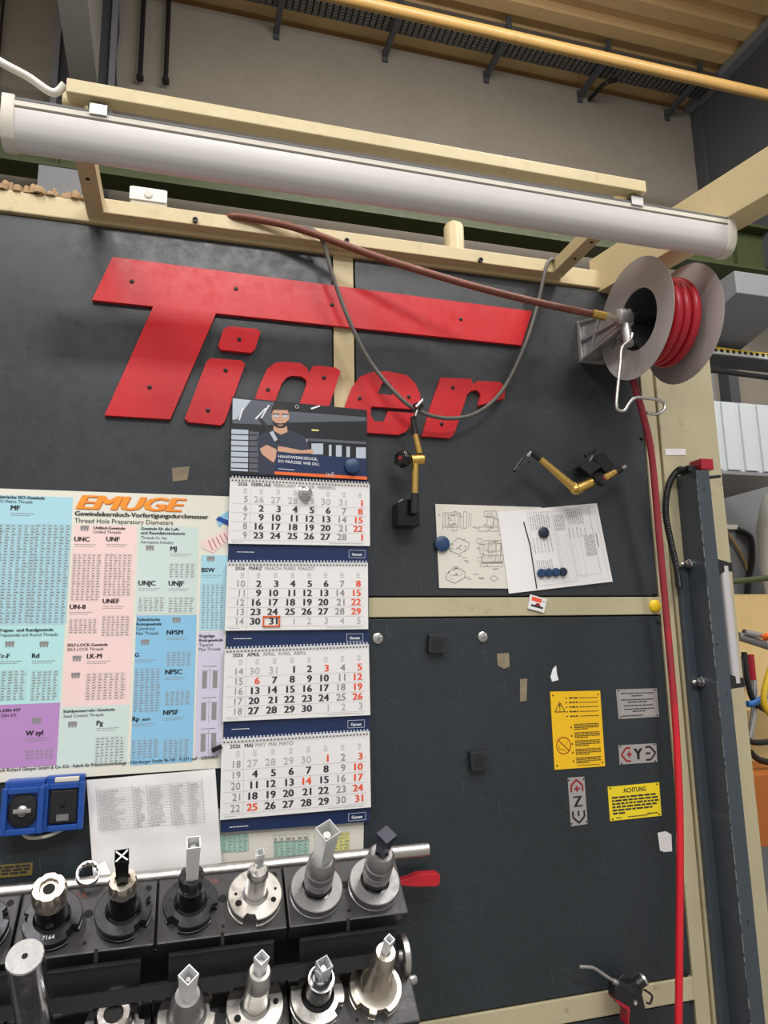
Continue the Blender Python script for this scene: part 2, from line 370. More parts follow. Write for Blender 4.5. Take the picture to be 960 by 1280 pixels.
# cable tray and yellow pipe under the roof
zt2 = zt-.06
yA = atz(620, 68, zt2).y; yB = atz(620, 36, zt2).y
t = thing('cable_tray', (1.5, (yA+yB)/2, zt2), 'perforated galvanised cable tray under the roof', 'cable tray')
xl, xr = -.6, gx-.06
b = MB(); wdt = yA-yB; nc = 8; step = .05; x = xl
rows = [yB+wdt*k/nc for k in range(nc+1)]
b2 = MB()
while x < xr:
    b.box(x, x+.014, yB, yA, zt2, zt2+.002); x += step
for k in range(nc+1): b.box(xl, xr, rows[k]-.011, rows[k]+.011, zt2, zt2+.002)
b.build('tray_bottom', m_tray, t)
MB().box(xl, xr, yB-.003, yB, zt2, zt2+.06).box(xl, xr, yA, yA+.003, zt2, zt2+.06).build('tray_sides', m_tray, t)
MB().box(xl, xr, yB+.02, yA-.02, zt2+.004, zt2+.05).build('cables', m_gap, t)
for px, py in ((490, 46), (620, 80), (740, 104), (852, 134), (350, 15)):
    q = at(px, py-14, yA); x = q.x
    MB().box(x-.02, x+.02, yB-.02, WY, zt2-.05, zt2-.004).build('bracket_arm', m_greydk, t)
    MB().box(x-.022, x+.022, WY-.02, WY, zt2-.09, zt2+.02).build('wall_plate', m_greydk, t)
    MB().box(x-.02, x+.02, yB-.03, yB-.012, zt2-.01, zt+.06).build('hanger', m_greydk, t)
yp = 1.9; zp = at(700, 60, yp).z
tag(MB().cyl((-1.5, yp, zp), (6.2, yp, zp), .036, seg=24).build('overhead_pipe', m_pipe, smooth=40), 'yellow lagged pipe running under the cable tray', 'pipe')
tag(MB().tube([at(770, 100, yA-.05), at(757, 104, WY-.25), at(745, 116, WY-.12), at(737, 124, WY-.02)], .02, 8).build('cable_bundle', m_blackcable), 'black cable bundle entering a hole in the concrete wall', 'cable')

# right background behind the machine
BY = 1.9
def bb(px0, py0, px1, py1, Y): 
    a = at(px0, py0, Y); c = at(px1, py1, Y); return a.x, c.x, c.z, a.z
x0, x1, z0, z1 = bb(880, 345, 927, 640, 2.6)
tag(MB().box(x0-.1, x1, 2.73, 2.9, 0, gz0-.03).build('steel_column', mat('column_paint', srgb(150, 151, 156), .5, var=.06), bevel=.004), 'grey steel column behind the machine post at right', 'column')
x0, x1, z0, z1 = bb(918, 338, 990, 375, 1.75)
t = thing('crane_console', (x0, 2.2, z0), 'grey box bracket carrying the green beam at right', 'bracket')
MB().prism([(x0, 1.75, z0), (x0, 2.62, z0-.18), (x0, 2.62, z1), (x0, 1.75, z1)], (.5, 0, 0)).build('bracket_box', m_greyst, t, bevel=.006)
x0, x1, z0, z1 = bb(885, 436, 990, 452, 2.2)
t = thing('wall_cable_tray', (x0, 2.2, z0), 'small perforated tray with a yellow cable on the column at right', 'cable tray')
MB().box(x0-.1, x1, 2.2, 2.23, z0, z1).build('tray_side', mat('tray_zinc', srgb(196, 194, 186), .5, var=.06), t)
k = x0
while k < x1:
    MB().box(k, k+.022, 2.195, 2.199, z0+.015, z0+.035).build('slot', m_gap, t); k += .05
MB().box(x0-.1, x1, 2.2, 2.4, z0-.01, z0).build('tray_bottom', m_greydk, t)
tag(MB().tube([(x0-.1, 2.25, z1+.02), (x0+.1, 2.212, z1+.012), (x0+.3, 2.215, z1+.009), (x1, 2.215, z1+.009)], .014, 8).build('yellow_cable', m_yelcable), 'yellow cable lying along the small tray at right', 'cable')
a = at(885, 462, 2.1); c = at(960, 472, 2.1)
tag(MB().cyl(a, c+(c-a)*.4, .018).build('wall_pipe', m_blackcable), 'dark pipe below the small perforated tray at right', 'pipe')
# white ribbed cabinet
x0, x1, z0, z1 = bb(888, 500, 1000, 593, 1.5)
t = thing('white_cabinet', (x0, 1.7, z0), 'white ribbed sheet-metal cabinet at the right edge', 'cabinet')
MB().box(x0-.1, x1, 1.51, 2.1, z0, z1).build('body', m_whitebox, t)
k = x0-.05
while k < x1:
    MB().box(k, k+.085, 1.495, 1.51, z0+.004, z1-.004).build('rib', m_whitebox, t, bevel=.003); k += .12
MB().box(x0-.1, x1, 1.5, 2.1, z0-.02, z0-.001).build('bottom_plate', m_greyst, t)
# grey backing wall low right, pale sack, plywood, hoses
x0, x1, z0, z1 = bb(890, 610, 1010, 740, 2.3)
struct(MB().box(x0-.3, x1+1.2, 2.3, 2.36, 0, z1+.2).build('wall_right', m_greyst))
a = at(958, 655, 1.9)
o = MB().lathe((a.x+.19, 1.95, a.z-.45), (0, 0, 1), [(.15, 0), (.17, .2), (.165, .45), (.13, .58), (.10, .66)], 20).build('plastic_sheet_roll', m_white, smooth=50); tag(o, 'pale sheet roll at the right edge below the white cabinet', 'roll')
x0, x1, z0, z1 = bb(905, 743, 1010, 860, 1.55)
tag(MB().box(x0-.2, x1, 1.55, 1.58, z0-.1, z1).build('plywood_board', m_ply, bevel=.002), 'pale plywood board behind the hoses at right', 'board')
a = at(908, 728, 1.5); c = at(965, 722, 1.5)
tag(MB().cyl(a-(c-a)*.3, c+(c-a)*.5, .016).build('hanging_rail', m_green), 'green grey rail above the plywood board at right', 'rail')
tag(MB().tube([at(922, 662, 2.28), at(938, 672, 2.27), at(940, 700, 2.27), at(936, 725, 2.27), at(934, 760, 2.27)], .021, 8).build('black_hose', m_blackcable), 'black bent hose below the white cabinet at right', 'hose')
tag(MB().tube([at(908, 664, 2.285), at(925, 690, 2.285), at(936, 720, 2.285), at(936, 760, 2.285)], .008, 8).build('brown_cable', m_pipe), 'thin brown cable beside the black bent hose', 'cable')
a = at(910, 656, 2.29); c = at(922, 662, 2.29)
tag(MB().box(a.x-.02, c.x, 2.285, 2.2995, c.z, a.z).build('white_clip', m_white, bevel=.002), 'small white label plate beside the black bent hose', 'label')
YH = 1.2
tv = thing('valve_manifold', at(945, 805, YH), 'metal hose manifold with orange valve cap at the right edge', 'manifold')
MB().cyl(at(922, 795, YH), at(975, 812, YH), .02).build('pipe', m_greysteel, tv, smooth=40)
MB().cyl(at(930, 790, YH-.02), at(955, 795, YH-.02), .014).build('fitting', m_steel, tv, smooth=40)
MB().lathe(at(956, 797, YH-.03), (0, -1, .3), [(.017, 0), (.017, .02), (.012, .03)], 14).build('valve_cap', m_inko, tv, smooth=40)
tag(MB().cyl(at(938, 818, YH), at(941, 850, YH), .016).build('red_sleeve', m_redcap, smooth=40), 'red sleeve hanging under the manifold', 'sleeve')
for k, (pts, m, r, lab) in enumerate((
    ([(942, 850), (943, 880), (940, 905), (936, 930)], m_steel, .014, 'braided steel hose hanging under the red sleeve'),
    ([(930, 815), (934, 850), (945, 880), (975, 895)], m_blackcable, .013, 'black hose curving below the manifold to the right'),
    ([(934, 880), (945, 878), (975, 858)], m_bluecable, .015, 'blue hose crossing the hoses at the right edge'),
    ([(925, 820), (928, 880), (935, 925), (975, 925)], m_blackcable, .013, 'black hose hanging lowest at the right edge'),
    ([(938, 940), (950, 950), (975, 955)], m_blackcable, .014, 'short black hose end above the orange crate'),
    ([(975, 815), (962, 840), (955, 880), (975, 905)], m_yelcable, .014, 'yellow hose at the right edge'))):
    tag(MB().tube([at(x, y, YH-.03*k) for x, y in pts], r, 8).build('hose', m, smooth=60), lab, 'hose', 'hoses at the right edge')
x0, x1, z0, z1 = bb(930, 970, 1010, 1015, 1.0)
tag(MB().box(x0-.05, x1, 1.0, 1.3, z0-.12, z1).build('orange_crate', m_orange, bevel=.005), 'orange brown crate low at the right edge', 'crate')
a = at(900, 740, 2.0)
tag(MB().box(a.x-.3, a.x+1.2, 2.0, 2.05, 0.6, a.z-.02).build('yellow_partition', m_ply), 'ochre panel behind the hoses at right', 'panel')

# ================================================================== MACHINE ENCLOSURE
cab = thing('machine_enclosure', (.4, .3, 0), 'dark panelled machine enclosure with cream frame', 'machine')
XL, XS0, XS1, XR, XPR = -1.25, .341, .393, 1.221, 1.462
ZT, ZM1, ZM0, ZB1, ZB0 = 2.519, 1.648, 1.602, .727, .676
MB().box(XL, XPR-.006, .006, .75, .08, 2.57).build('body', m_gap, cab)
g = .004
def panel(x0, x1, z0, z1, m):
    o = MB().box(x0+g, x1-g, -.003, .008, z0+g, z1-g).build('panel', m, cab, bevel=.002)
    return o
pan = [panel(XL, XS0, ZM1, ZT, m_panel), panel(XS1, XR, ZM1, ZT, m_panel), panel(XL, XR, ZB1, ZM0, m_panel2), panel(XL, XR, .12, ZB0, m_panel2)]
MB().box(XS0, XS1, -.001, .01, ZM1, ZT).build('centre_strip', m_cream, cab)
MB().box(XL, XR, -.006, .012, ZM0, ZM1).build('middle_rail', m_post, cab, bevel=.002)
MB().box(XL, XR, -.006, .012, ZB0, ZB1).build('bottom_rail', m_post, cab, bevel=.002)
MB().box(XR, 1.262, -.006, .012, .0, ZT).build('post_flange', m_post, cab, bevel=.002)
MB().box(1.266, 1.415, -.012, .05, .0, ZT+.06).build('post', m_post, cab, bevel=.003)
MB().box(1.418, XPR, -.006, .05, .0, ZT+.06).build('post_return', m_post, cab, bevel=.003)
MB().box(XL, 1.28, -.012, .05, ZT, 2.572).build('top_rail', m_cream, cab, bevel=.003)
MB().box(XL, XPR, .02, .7, 0, .1).build('plinth', m_gap, cab)
for px, py in ((802, 548), (819, 742), (823, 777), (858, 1216), (864, 1252)):
    p = at(px, py, -.004); MB().lathe(p, (0, -1, 0), [(.005, 0), (.005, .003), (.003, .0045)], 10).build('screw', m_screw, cab)
# dust on the left rail
b = MB(); x = XL; nn = 0
while x < -.235:
    h = random.uniform(.008, .026); w = random.uniform(.006, .016)
    b.lathe((x, random.uniform(-.012, .012), 2.571), (0, 0, 1), [(w, 0), (w*random.uniform(.7, 1.1), h*.5), (w*.7, h*.85), (w*.3, h)], 6); x += random.uniform(.003, .007)
o = b.build('dust_layer', m_dust, cab); o['kind'] = 'stuff'
# side beam reaching out over the reel
d = Vector((.2285, -.9735, 0)); o0 = Vector((1.095, .051, 0)); wv = Vector((.9735, .2285, 0))*.075
tb = thing('cantilever_beam', (1.15, 0, 2.49), 'wide cream sheet beam reaching forward above the hose reel', 'beam')
A = o0+d*.03; Bp = o0+d*1.6
b = MB(); vs = [Vector((p.x, p.y, z)) for p in (A, Bp, Bp+wv, A+wv) for z in (2.510, 2.62)]
b.add(vs, [(0, 2, 3, 1), (2, 4, 5, 3), (4, 6, 7, 5), (6, 0, 1, 7), (1, 3, 5, 7), (0, 6, 4, 2)])
b.build('beam_body', m_cream, tb, bevel=.002)
# lamp frame of square tube
lf = thing('lamp_support', (.37, -.2, 2.53), 'cream square-tube frame bolted on the top rail carrying the strip light', 'frame')
YB, RZ0, RZ1 = -.040, 2.530, 2.566
MB().box(-.243, .985, YB, -.0125, RZ0, RZ1).build('back_tube', m_cream, lf, bevel=.002)
MB().box(-.243, -.205, -.382, YB-.0005, RZ0, RZ1).build('side_tube', m_cream, lf, bevel=.002)
MB().box(.947, .985, -.382, YB-.0005, RZ0, RZ1).build('side_tube', m_cream, lf, bevel=.002)
MB().box(-.232, .976, -.412, -.3825, RZ0, RZ0+.028).build('front_tube', m_cream, lf, bevel=.002)
for px, py in ((244, 276), (433, 302), (600, 326)):
    p = at(px, py, YB); MB().lathe((p.x, YB, p.z), (0, -1, 0), [(.0065, 0), (.0065, .007), (.004, .007), (.004, .004)], 14).build('bolt', m_screw, lf)
for y_ in (-.16, -.27): MB().lathe((-.225, y_, RZ0), (0, 0, -1), [(.004, 0), (.004, .002)], 10).build('bolt', m_screw, lf)
for y_ in (-.12, -.2, -.28): MB().lathe((.966, y_, RZ0), (0, 0, -1), [(.004, 0), (.004, .002)], 10).build('bolt', m_screw, lf)
# strip light, tube off
LX0, LX1 = -.338, 1.226
lt = thing('strip_light', ((LX0+LX1)/2, -.41, 2.40), 'long white strip light, switched off, below the square-tube frame', 'lamp')
yc = -.364; LS = .66
base = [(-.052, .095), (-.052, .118), (-.036, .126), (.036, .126), (.052, .118), (.052, .095)]
diff = [(-.050, .088), (-.049, .06), (-.043, .03), (-.031, .010), (-.012, .001), (.012, .001), (.031, .010), (.043, .03), (.049, .06), (.050, .088)]
LZ = 2.434
def xs(prof, x0, x1): return MB().prism([(x0, yc+y*LS, LZ+z*LS) for y, z in prof], (x1-x0, 0, 0))
xs(base, LX0+.02, LX1-.02).build('housing', m_lampb, lt, smooth=30)
MB().box(LX0+.02, LX1-.02, yc-.0535*LS, yc+.0535*LS, LZ+.111*LS, LZ+.117*LS).build('edge_seal', m_lampg, lt)
xs(diff, LX0+.02, LX1-.02).build('diffuser', m_lampw, lt, smooth=40)
capp = [(-.055, .125), (-.055, .06), (-.047, .026), (-.033, .004), (-.012, -.004), (.012, -.004), (.033, .004), (.047, .026), (.055, .06), (.055, .125)]
for x in (LX0, LX1-.022): xs(capp, x, x+.022).build('end_cap', m_lampb, lt, smooth=30, bevel=.003)
for x, s_ in ((LX0, -1), (LX1, 1)): MB().cyl((x, yc, LZ+.045), (x+s_*.022, yc, LZ+.045), .012).build('cable_gland', m_lampb, lt, smooth=40)
for px in (123, 795):
    x = at(px, 140 if px < 400 else 240, -.40).x
    MB().box(x-.015, x+.015, yc-.0385, yc-.0355, LZ+.068, LZ+.091).box(x-.015, x+.015, yc-.0385, yc+.02, LZ+.089, LZ+.0915).build('clip', m_alu, lt)
tag(MB().tube([at(-30, 55, -.40), at(0, 77, -.41), at(35, 96, -.405), at(66, 116, -.40), (-.236, -.405, 2.548)], .007, 10).build('lamp_cable', m_white, smooth=60), 'beige cable running into the left end of the front tube', 'cable')
# junction box, cylinder, on rail
p = at(186, 252, -.02); jb = thing('junction_box', (p.x, -.0, RZ1), 'small white junction box on the top rail', 'box')
MB().box(p.x-.04, p.x+.04, -.038, .03, RZ1, RZ1+.045).build('box', m_white, jb, bevel=.004)
MB().box(p.x-.042, p.x+.042, -.042, -.038, RZ1+.008, RZ1+.04).build('cover', m_white, jb, bevel=.0015)
MB().lathe((p.x, -.042, RZ1+.024), (0, -1, 0), [(.010, 0), (.010, .002), (.007, .003)], 18).build('plug', m_lampb, jb)
p = at(568, 312, .06)
o = MB().lathe((p.x, .06, RZ1-.05), (0, 0, 1), [(.028, 0), (.028, .17), (.024, .178), (.008, .18), (.008, .19)], 24).build('vertical_cylinder', m_cream, smooth=40); tag(o, 'upright cream cylinder standing behind the top rail', 'cylinder')

# ================================================================== RED LETTERS
T_ = [(140.8, 321), (665, 389), (652, 431.5), (270, 391.4), (212.7, 524), (130.6, 519), (191.6, 382.8), (115, 374.7)]
Idot = [(286, 407.8), (321, 411), (325.6, 415), (319, 436), (314, 441), (276, 437), (272.8, 432), (279, 412)]
I_ = [(263.5, 447.8), (301, 450.5), (306.5, 455), (281, 527), (276, 531.5), (235, 527.5), (231, 523), (258, 452)]
G_ = [(318, 500), (326, 478), (334, 461), (344, 453.5), (356, 452), (376, 454), (384, 460), (386, 466), (391, 458), (396, 457), (420, 459.5), (426, 464), (402, 535), (396, 541), (320, 536), (312, 528)]
Gh = [(340, 512), (352, 480), (358, 472), (365, 469.5), (377, 470.5), (383, 475), (383, 481), (371, 514)]
E_ = [(425, 528), (431, 509), (440, 484), (449.5, 471), (466, 464.5), (484, 464), (508.5, 469), (519, 479), (525, 492), (525.5, 500), (518, 511.5), (464, 508), (463, 518), (468, 526.5), (480, 527), (485, 514), (518.4, 516.5), (512, 534), (507.5, 539.5), (498, 543.5), (470, 541.5), (437, 539), (428, 535)]
Eh = [(472, 492), (478, 479), (482, 476.5), (488, 479), (494, 489), (490, 494)]
R_ = [(551, 472), (589, 473.5), (591.5, 480), (597, 476), (625, 477.5), (632, 484), (630.6, 498), (598, 507), (601, 493), (596, 487.5), (589, 488.5), (584, 493), (573, 527), (567.6, 543), (562, 547.5), (527.8, 545), (537, 512)]
sg = thing('letter_sign', at(380, 540, -.01), 'large slanted red plate lettering across the upper panel', 'sign')
def plate(name, out, hole=None, dots=()):
    y0, y1 = -.014, -.004
    bm = bmesh.new()
    def loop(pts, Y): return [bm.verts.new(at(px, py, -.014).xz.to_3d().xzy if False else (at(px, py, -.014).x, Y, at(px, py, -.014).z)) for px, py in pts]
    fr = loop(out, y0); bk = loop(out, y1); es = []
    def ring(l): return [bm.edges.new((l[i], l[(i+1) % len(l)])) for i in range(len(l))]
    ef = ring(fr); eb = ring(bk)
    for i in range(len(fr)): bm.faces.new((fr[i], fr[(i+1) % len(fr)], bk[(i+1) % len(fr)], bk[i]))
    if hole:
        hf = loop(hole, y0); hb = loop(hole, y1); ef += ring(hf); eb += ring(hb)
        for i in range(len(hf)): bm.faces.new((hf[i], hb[i], hb[(i+1) % len(hf)], hf[(i+1) % len(hf)]))
    bmesh.ops.triangle_fill(bm, edges=ef, use_beauty=True); bmesh.ops.triangle_fill(bm, edges=eb, use_beauty=True)
    bmesh.ops.recalc_face_normals(bm, faces=bm.faces)
    me = bpy.data.meshes.new(name); bm.to_mesh(me); bm.free(); me.materials.append(m_red)
    o = bpy.data.objects.new(name, me); COL.objects.link(o); o.parent = sg; o.matrix_parent_inverse = PINV[sg.name]
    for px, py in dots:
        q = at(px, py, y0)
        s = MB().lathe((q.x, y0, q.z), (0, -1, 0), [(.0052, 0), (.0048, .0016), (.002, .0022)], 12).build('screw', m_screw); s.parent = o
    return o
plate('letter', T_, None, ((165, 352), (187, 484), (415, 381), (576, 399), (295, 361)))
plate('letter_dot', Idot, None, ((299, 424),))
plate('letter', I_, None, ((282, 463), (260, 513)))
plate('letter', G_, Gh, ((335, 487), (405, 472)))
plate('letter', E_, Eh, ((449.5, 498), (511, 496)))
plate('letter', R_, None, ((566, 484.5), (552, 530)))

# ================================================================== CALENDAR
YC = -.020
cal = thing('wall_calendar', at(370, 1035, YC), 'four-month hanging wall calendar with navy backing and photo header', 'calendar')
bk = Sheet(at(288, 590, YC+.006), at(460, 598, YC+.006), at(462.5, 1027, YC+.006), at(275.6, 1041, YC+.006)); bk.body(.0015).build('backing_board', m_navy, cal)
hd = psheet([(290, 496), (458.5, 512.4), (459.5, 600), (287.5, 593)], YC+.002)
hb = hd.body(.0015).build('photo_header', m_pic, cal)
def H(cx, cy):
    q = at(270+cx/4.571, 480+cy/4.571, YC+.002); return q
def hp(pts, m, d): 
    b = hdL.setdefault((m.name, d), MB()); b.add([H(*p)+Vector((0, -d, 0)) for p in pts], [tuple(range(len(pts)))])
def ell(cx, cy, rx, ry, n=20, a0=0, a1=2*PI): return [(cx+rx*math.cos(a0+(a1-a0)*i/n), cy+ry*math.sin(a0+(a1-a0)*i/n)) for i in range(n if a1-a0 > 6.2 else n+1)]
hdL = {}
hp([(95, 80), (330, 104), (330, 235), (94, 225)], m_picm, .0003)
hp([(330, 150), (858, 190), (858, 212), (330, 222)], m_picm, .0003)
hp([(96, 82), (200, 93), (120, 200), (94, 205)], m_picl, .0004)
for q in ([(128, 205), (150, 138), (158, 138), (136, 207)], [(222, 198), (280, 138), (288, 140), (230, 203)], [(540, 138), (590, 122), (596, 128), (546, 146)], [(248, 205), (300, 118), (306, 122), (256, 208)]): hp(q, m_inkw, .0005)
hp([(88, 258), (185, 262), (182, 500), (84, 495)], m_picl, .0004); hp([(190, 270), (245, 275), (240, 505), (188, 500)], m_picm, .0004)
for k in range(7): hp([(86, 285+k*32), (240, 290+k*32), (240, 296+k*32), (86, 291+k*32)], m_pic, .0005)
for q in ((545, 340, 612, 402), (645, 348, 660, 412), (685, 350, 718, 415), (745, 358, 765, 418), (800, 362, 856, 425), (505, 315, 522, 390)):
    hp([(q[0], q[1]), (q[2], q[1]), (q[2], q[3]), (q[0], q[3])], m_picl, .0004)
hp([(520, 310), (858, 330), (858, 345), (520, 325)], m_picm, .0004); hp([(545, 258), (590, 262), (585, 270), (548, 268)], m_ty, .0005)
# figure in the printed photo
hp([(232, 318), (255, 288), (325, 255), (420, 262), (505, 300), (528, 350), (535, 400), (345, 395), (340, 520), (240, 515), (245, 410)], m_shirt, .0007)
hp([(328, 230), (405, 235), (408, 275), (370, 290), (330, 268)], m_skin, .0008)
hp(ell(368, 185, 50, 64), m_skin, .0009)
hp([(316, 170), (318, 130), (345, 112), (390, 112), (415, 132), (420, 172), (408, 150), (330, 148)], m_hair, .0011)
hp([(322, 205), (340, 222), (368, 226), (398, 222), (414, 205), (408, 238), (385, 252), (355, 252), (330, 240)], m_hair, .0010)
hp([(352, 233), (384, 233), (380, 239), (356, 239)], m_skin, .0012)
hp([(322, 168), (362, 170), (362, 176), (322, 174)], m_hair, .0012); hp([(374, 170), (414, 172), (414, 178), (374, 176)], m_hair, .0012)
hp(ell(342, 182, 16, 9, 12), m_picl, .0011); hp(ell(394, 184, 16, 9, 12), m_picl, .0011)
hp([(363, 185), (374, 185), (378, 206), (360, 206)], m_skin, .0013)
hp([(250, 370), (290, 348), (342, 372), (350, 400), (330, 450), (300, 430), (262, 400)], m_skin, .0008)
hp([(355, 355), (400, 362), (490, 380), (550, 372), (556, 398), (440, 396), (350, 385)], m_skin, .0009)
hp([(242, 200), (258, 195), (325, 270), (368, 325), (350, 340), (310, 290)], m_hair, .0010); hp([(305, 278), (325, 268), (352, 318), (335, 330)], m_picl, .0011)
hp([(345, 390), (860, 428), (860, 532), (335, 502)], m_navy, .0010)
hp([(335, 500), (862, 530), (862, 548), (335, 517)], m_inko, .0012)
for (mn, d), b in hdL.items(): stuff(b.build('photo_print', MATS[mn], hb))
tx = Sheet(H(355, 400), H(590, 418), H(590, 472), H(355, 452)); 
tx.text('HANDWERKZEUGE,', 0, tx.h*.60, tx.h*.30, m_inkw, .01, d=.0014, width=tx.w*.96); tx.text('SO PRÄZISE WIE DU.', 0, tx.h*.08, tx.h*.30, m_inkw, .01, d=.0014, width=tx.w)
tx.line(0, -tx.h*.62, tx.w*.4, -tx.h*.62, .0012, m_inkw, .0014)
tx.text('infi', tx.w*1.17, -tx.h*1.0, tx.h*.55, m_inkl, -.01, d=.0014); 
for (mn, d), b in tx.L.items(): stuff(b.build('slogan', MATS[mn], hb))
MONTHS = [
 ([(287.5, 597), (462, 605), (462.5, 682.4), (285, 679.5)], '2026', [('FEBRUAR', 1), ('FEBRUARY', 0), ('FÉVRIER', 0), ('FEBRERO', 0)], 5,
  ['26l 27l 28l 29l 30l 31l 1r', '2 3 4 5 6 7g 8r', '9 10 11 12 13 14g 15r', '16 17 18 19 20 21g 22r', '23 24 25 26 27 28g 1r']),
 ([(284, 702.6), (459.8, 703.5), (460.3, 786.4), (280.7, 788.4)], '2026', [('MÄRZ', 1), ('MARCH', 0), ('MARS', 0), ('MARZO', 0)], 10,
  ['2 3 4 5 6 7g 8r', '9 10 11 12 13 14g 15r', '16 17 18 19 20 21g 22r', '23 24 25 26 27 28g 29r', '30 31 1l 2l 3l 4l 5l']),
 ([(281, 811.4), (461, 805), (462.9, 893.8), (277.9, 902)], '2026', [('APRIL', 1), ('APRIL', 0), ('AVRIL', 0), ('ABRIL', 0)], 14,
  ['30l 31l 1 2 3r 4g 5r', '6r 7 8 9 10 11g 12r', '13 14 15 16 17 18g 19r', '20 21 22 23 24 25g 26r', '27 28 29 30 1l 2l 3l']),
 ([(277, 924.7), (462, 914), (463.7, 1009), (275, 1025)], '2026', [('MAI', 1), ('MAY', 0), ('MAI', 0), ('MAYO', 0)], 18,
  ['27l 28l 29l 30l 1r 2g 3r', '4 5 6 7 8 9g 10r', '11 12 13 14r 15 16g 17r', '18 19 20 21 22 23g 24r', '25r 26 27 28 29 30g 31r'])]
CM = {'l': m_inkl, 'g': m_inkg, 'r': m_inkr, '': m_inkd}
colx = [.235, .353, .472, .590, .708, .826, .945]
for k, (q, yr, names, wk0, rows) in enumerate(MONTHS):
    s = psheet(q, YC); pg = s.body(.004).build('month_page', m_page, cal)
    w, h = s.w, s.h
    cap = .0148
    x = .055*w
    s.text(yr, x, .885*h, .0078, m_inkd, .012); x += .031
    for nm, bo in names:
        s.text(nm, x, .885*h, .0078, m_inkd if bo else m_inkg, .014 if bo else .004); g_ = glyphs(nm); x += (g_[3]-g_[2])*.0078/CAP+.006
    for i, row in enumerate(rows):
        y = (.635-.1375*i)*h
        s.text(str(wk0+i), .125*w, y, cap, m_inkg, .004, 'r')
        for j, c in enumerate(row.split()):
            sfx = c[-1] if c[-1] in 'lgr' else ''
            c = c.rstrip('lgr'); s.text(c, colx[j]*w, y, cap, CM[sfx], .0 if sfx == 'l' else (.010 if sfx == 'g' else .030), 'r', stretch=1.12)
        s.line(.02*w, y-.025*h, .97*w, y-.025*h, .0005, m_inkp)
    for j in range(8):
        xx = ([.125]+colx)[j]*w
        for r_ in range(3): s.rect(xx-.010, (.83-.028*r_)*h, xx-.002, (.842-.028*r_)*h, m_inkp)
    s.line(.145*w, .02*h, .145*w, .86*h, .0005, m_inkp)
    s.words(.025*w, .10*w, .03*h, .0011, m_inkl); s.words(.7*w, .95*w, .03*h, .0011, m_inkl)
    for (mn, d), b in s.L.items(): stuff(b.build('printed_dates', MATS[mn], pg))
    # wire binding
    b = MB(); hb2 = MB(); nl = 42
    for i in range(nl):
        u = (i+.7)/(nl+.4)*w; top = s.p(u, h-.001, .0)
        for o_ in (-.0009, .0009):
            b.tube([s.p(u+o_, h-.0055, .0008), s.p(u+o_, h-.003, .0042), s.p(u+o_, h+.002, .0042), s.p(u+o_, h+.0045, .001)], .00055, 5, 2)
        hb2.add([s.p(u-.0016, h-.0075, .0005), s.p(u+.0016, h-.0075, .0005), s.p(u+.0016, h-.0042, .0005), s.p(u-.0016, h-.0042, .0005)], [(0, 1, 2, 3)])
    stuff(b.build('wire_binding', m_white if k == 0 else m_inkw, cal)); stuff(hb2.build('punched_holes', m_inkb, pg))
    # navy footer print
    nq = [q[3], q[2]]; f = Sheet(at(q[3][0], q[3][1]+1, YC+.0058), at(q[2][0], q[2][1]+1, YC+.0058), at(q[2][0], q[2][1]+17, YC+.0058), at(q[3][0], q[3][1]+17, YC+.0058))
    f.words(.06*w, .18*w, f.h*.40, .0014, m_inkw); f.text('Garant', .905*w, f.h*.28, .0062, m_inkw, .02, 'c'); f.frame(.845*w, f.h*.12, .965*w, f.h*.72, .0006, m_inkw)
    for (mn, d), b in f.L.items(): stuff(b.build('footer_print', MATS[mn], cal))
    if k == 1:
        fr = MB(); y = (.635-.1375*4)*h; xa, xb, ya, yb = .254*w, .372*w, y-.0055, y+cap+.004
        for (a0, a1, c0, c1) in ((xa, xb, ya, ya+.003), (xa, xb, yb-.003, yb), (xa, xa+.003, ya, yb), (xb-.003, xb, ya, yb)):
            fr.prism([s.p(a0, c0, .0012), s.p(a1, c0, .0012), s.p(a1, c1, .0012), s.p(a0, c1, .0012)], (0, -.0018, 0))
        fr.build('date_marker', m_frameor, cal)
q = at(371, 508.5, YC)
MB().torus(q, (0, 1, 0), .004, .0011, 16, 6).build('eyelet', m_steel, cal)

def round_magnet(px, py, Y, r, h, m, label, group=None):
    p = at(px, py, Y); o = MB().lathe(p, (0, -1, 0), [(r*.96, 0), (r, h*.3), (r, h*.8), (r*.88, h)], 28).build('round_magnet', m, smooth=40)
    return tag(o, label, 'magnet', group)
round_magnet(440, 583, YC-.001, .0185, .008, m_bluemag, 'blue round magnet on the calendar photo header')
p = at(381, 617, YC-.001)
km = thing('knob_magnet', p, 'silver round knob magnet on the February page', 'magnet')
MB().lathe(p, (0, -1, 0), [(.0165, 0), (.0165, .006), (.012, .009), (.006, .010), (.006, .016), (.009, .018), (.009, .024), (.006, .026)], 26).build('knob', m_chrome, km, smooth=35)

# ================================================================== THREAD CHART (EMUGE)
YK = -.010
def rect_sheet(x0, x1, z0, z1, Y): return Sheet((x0, Y, z1), (x1, Y, z1), (x1, Y, z0), (x0, Y, z0))
def flush(s, parent, name):
    for (mn, d), b in s.L.items():
        o = b.build(name, MATS[mn], parent); o['kind'] = 'stuff'
    s.L = {}
kz1 = (at(0, 610.6, YK).z+at(284, 620.5, YK).z)/2; kz0 = (at(0, 976, YK).z+at(275, 962, YK).z)/2
KX0, KX1 = -.80, .11
ch = thing('thread_chart', (-.3, YK, kz0), 'large thread-hole diameter chart board with orange heading and coloured tables', 'chart')
ks = rect_sheet(KX0, KX1, kz0, kz1, YK); ks.body(.004).build('board', m_chart, ch)
def K(cx, cy):
    q = at(cx/3.31, 600+cy/3.31, YK); return q.x-KX0, q.z-kz0
def kcap(cx, cy, h): return abs(K(cx, cy)[1]-K(cx, cy+h)[1])
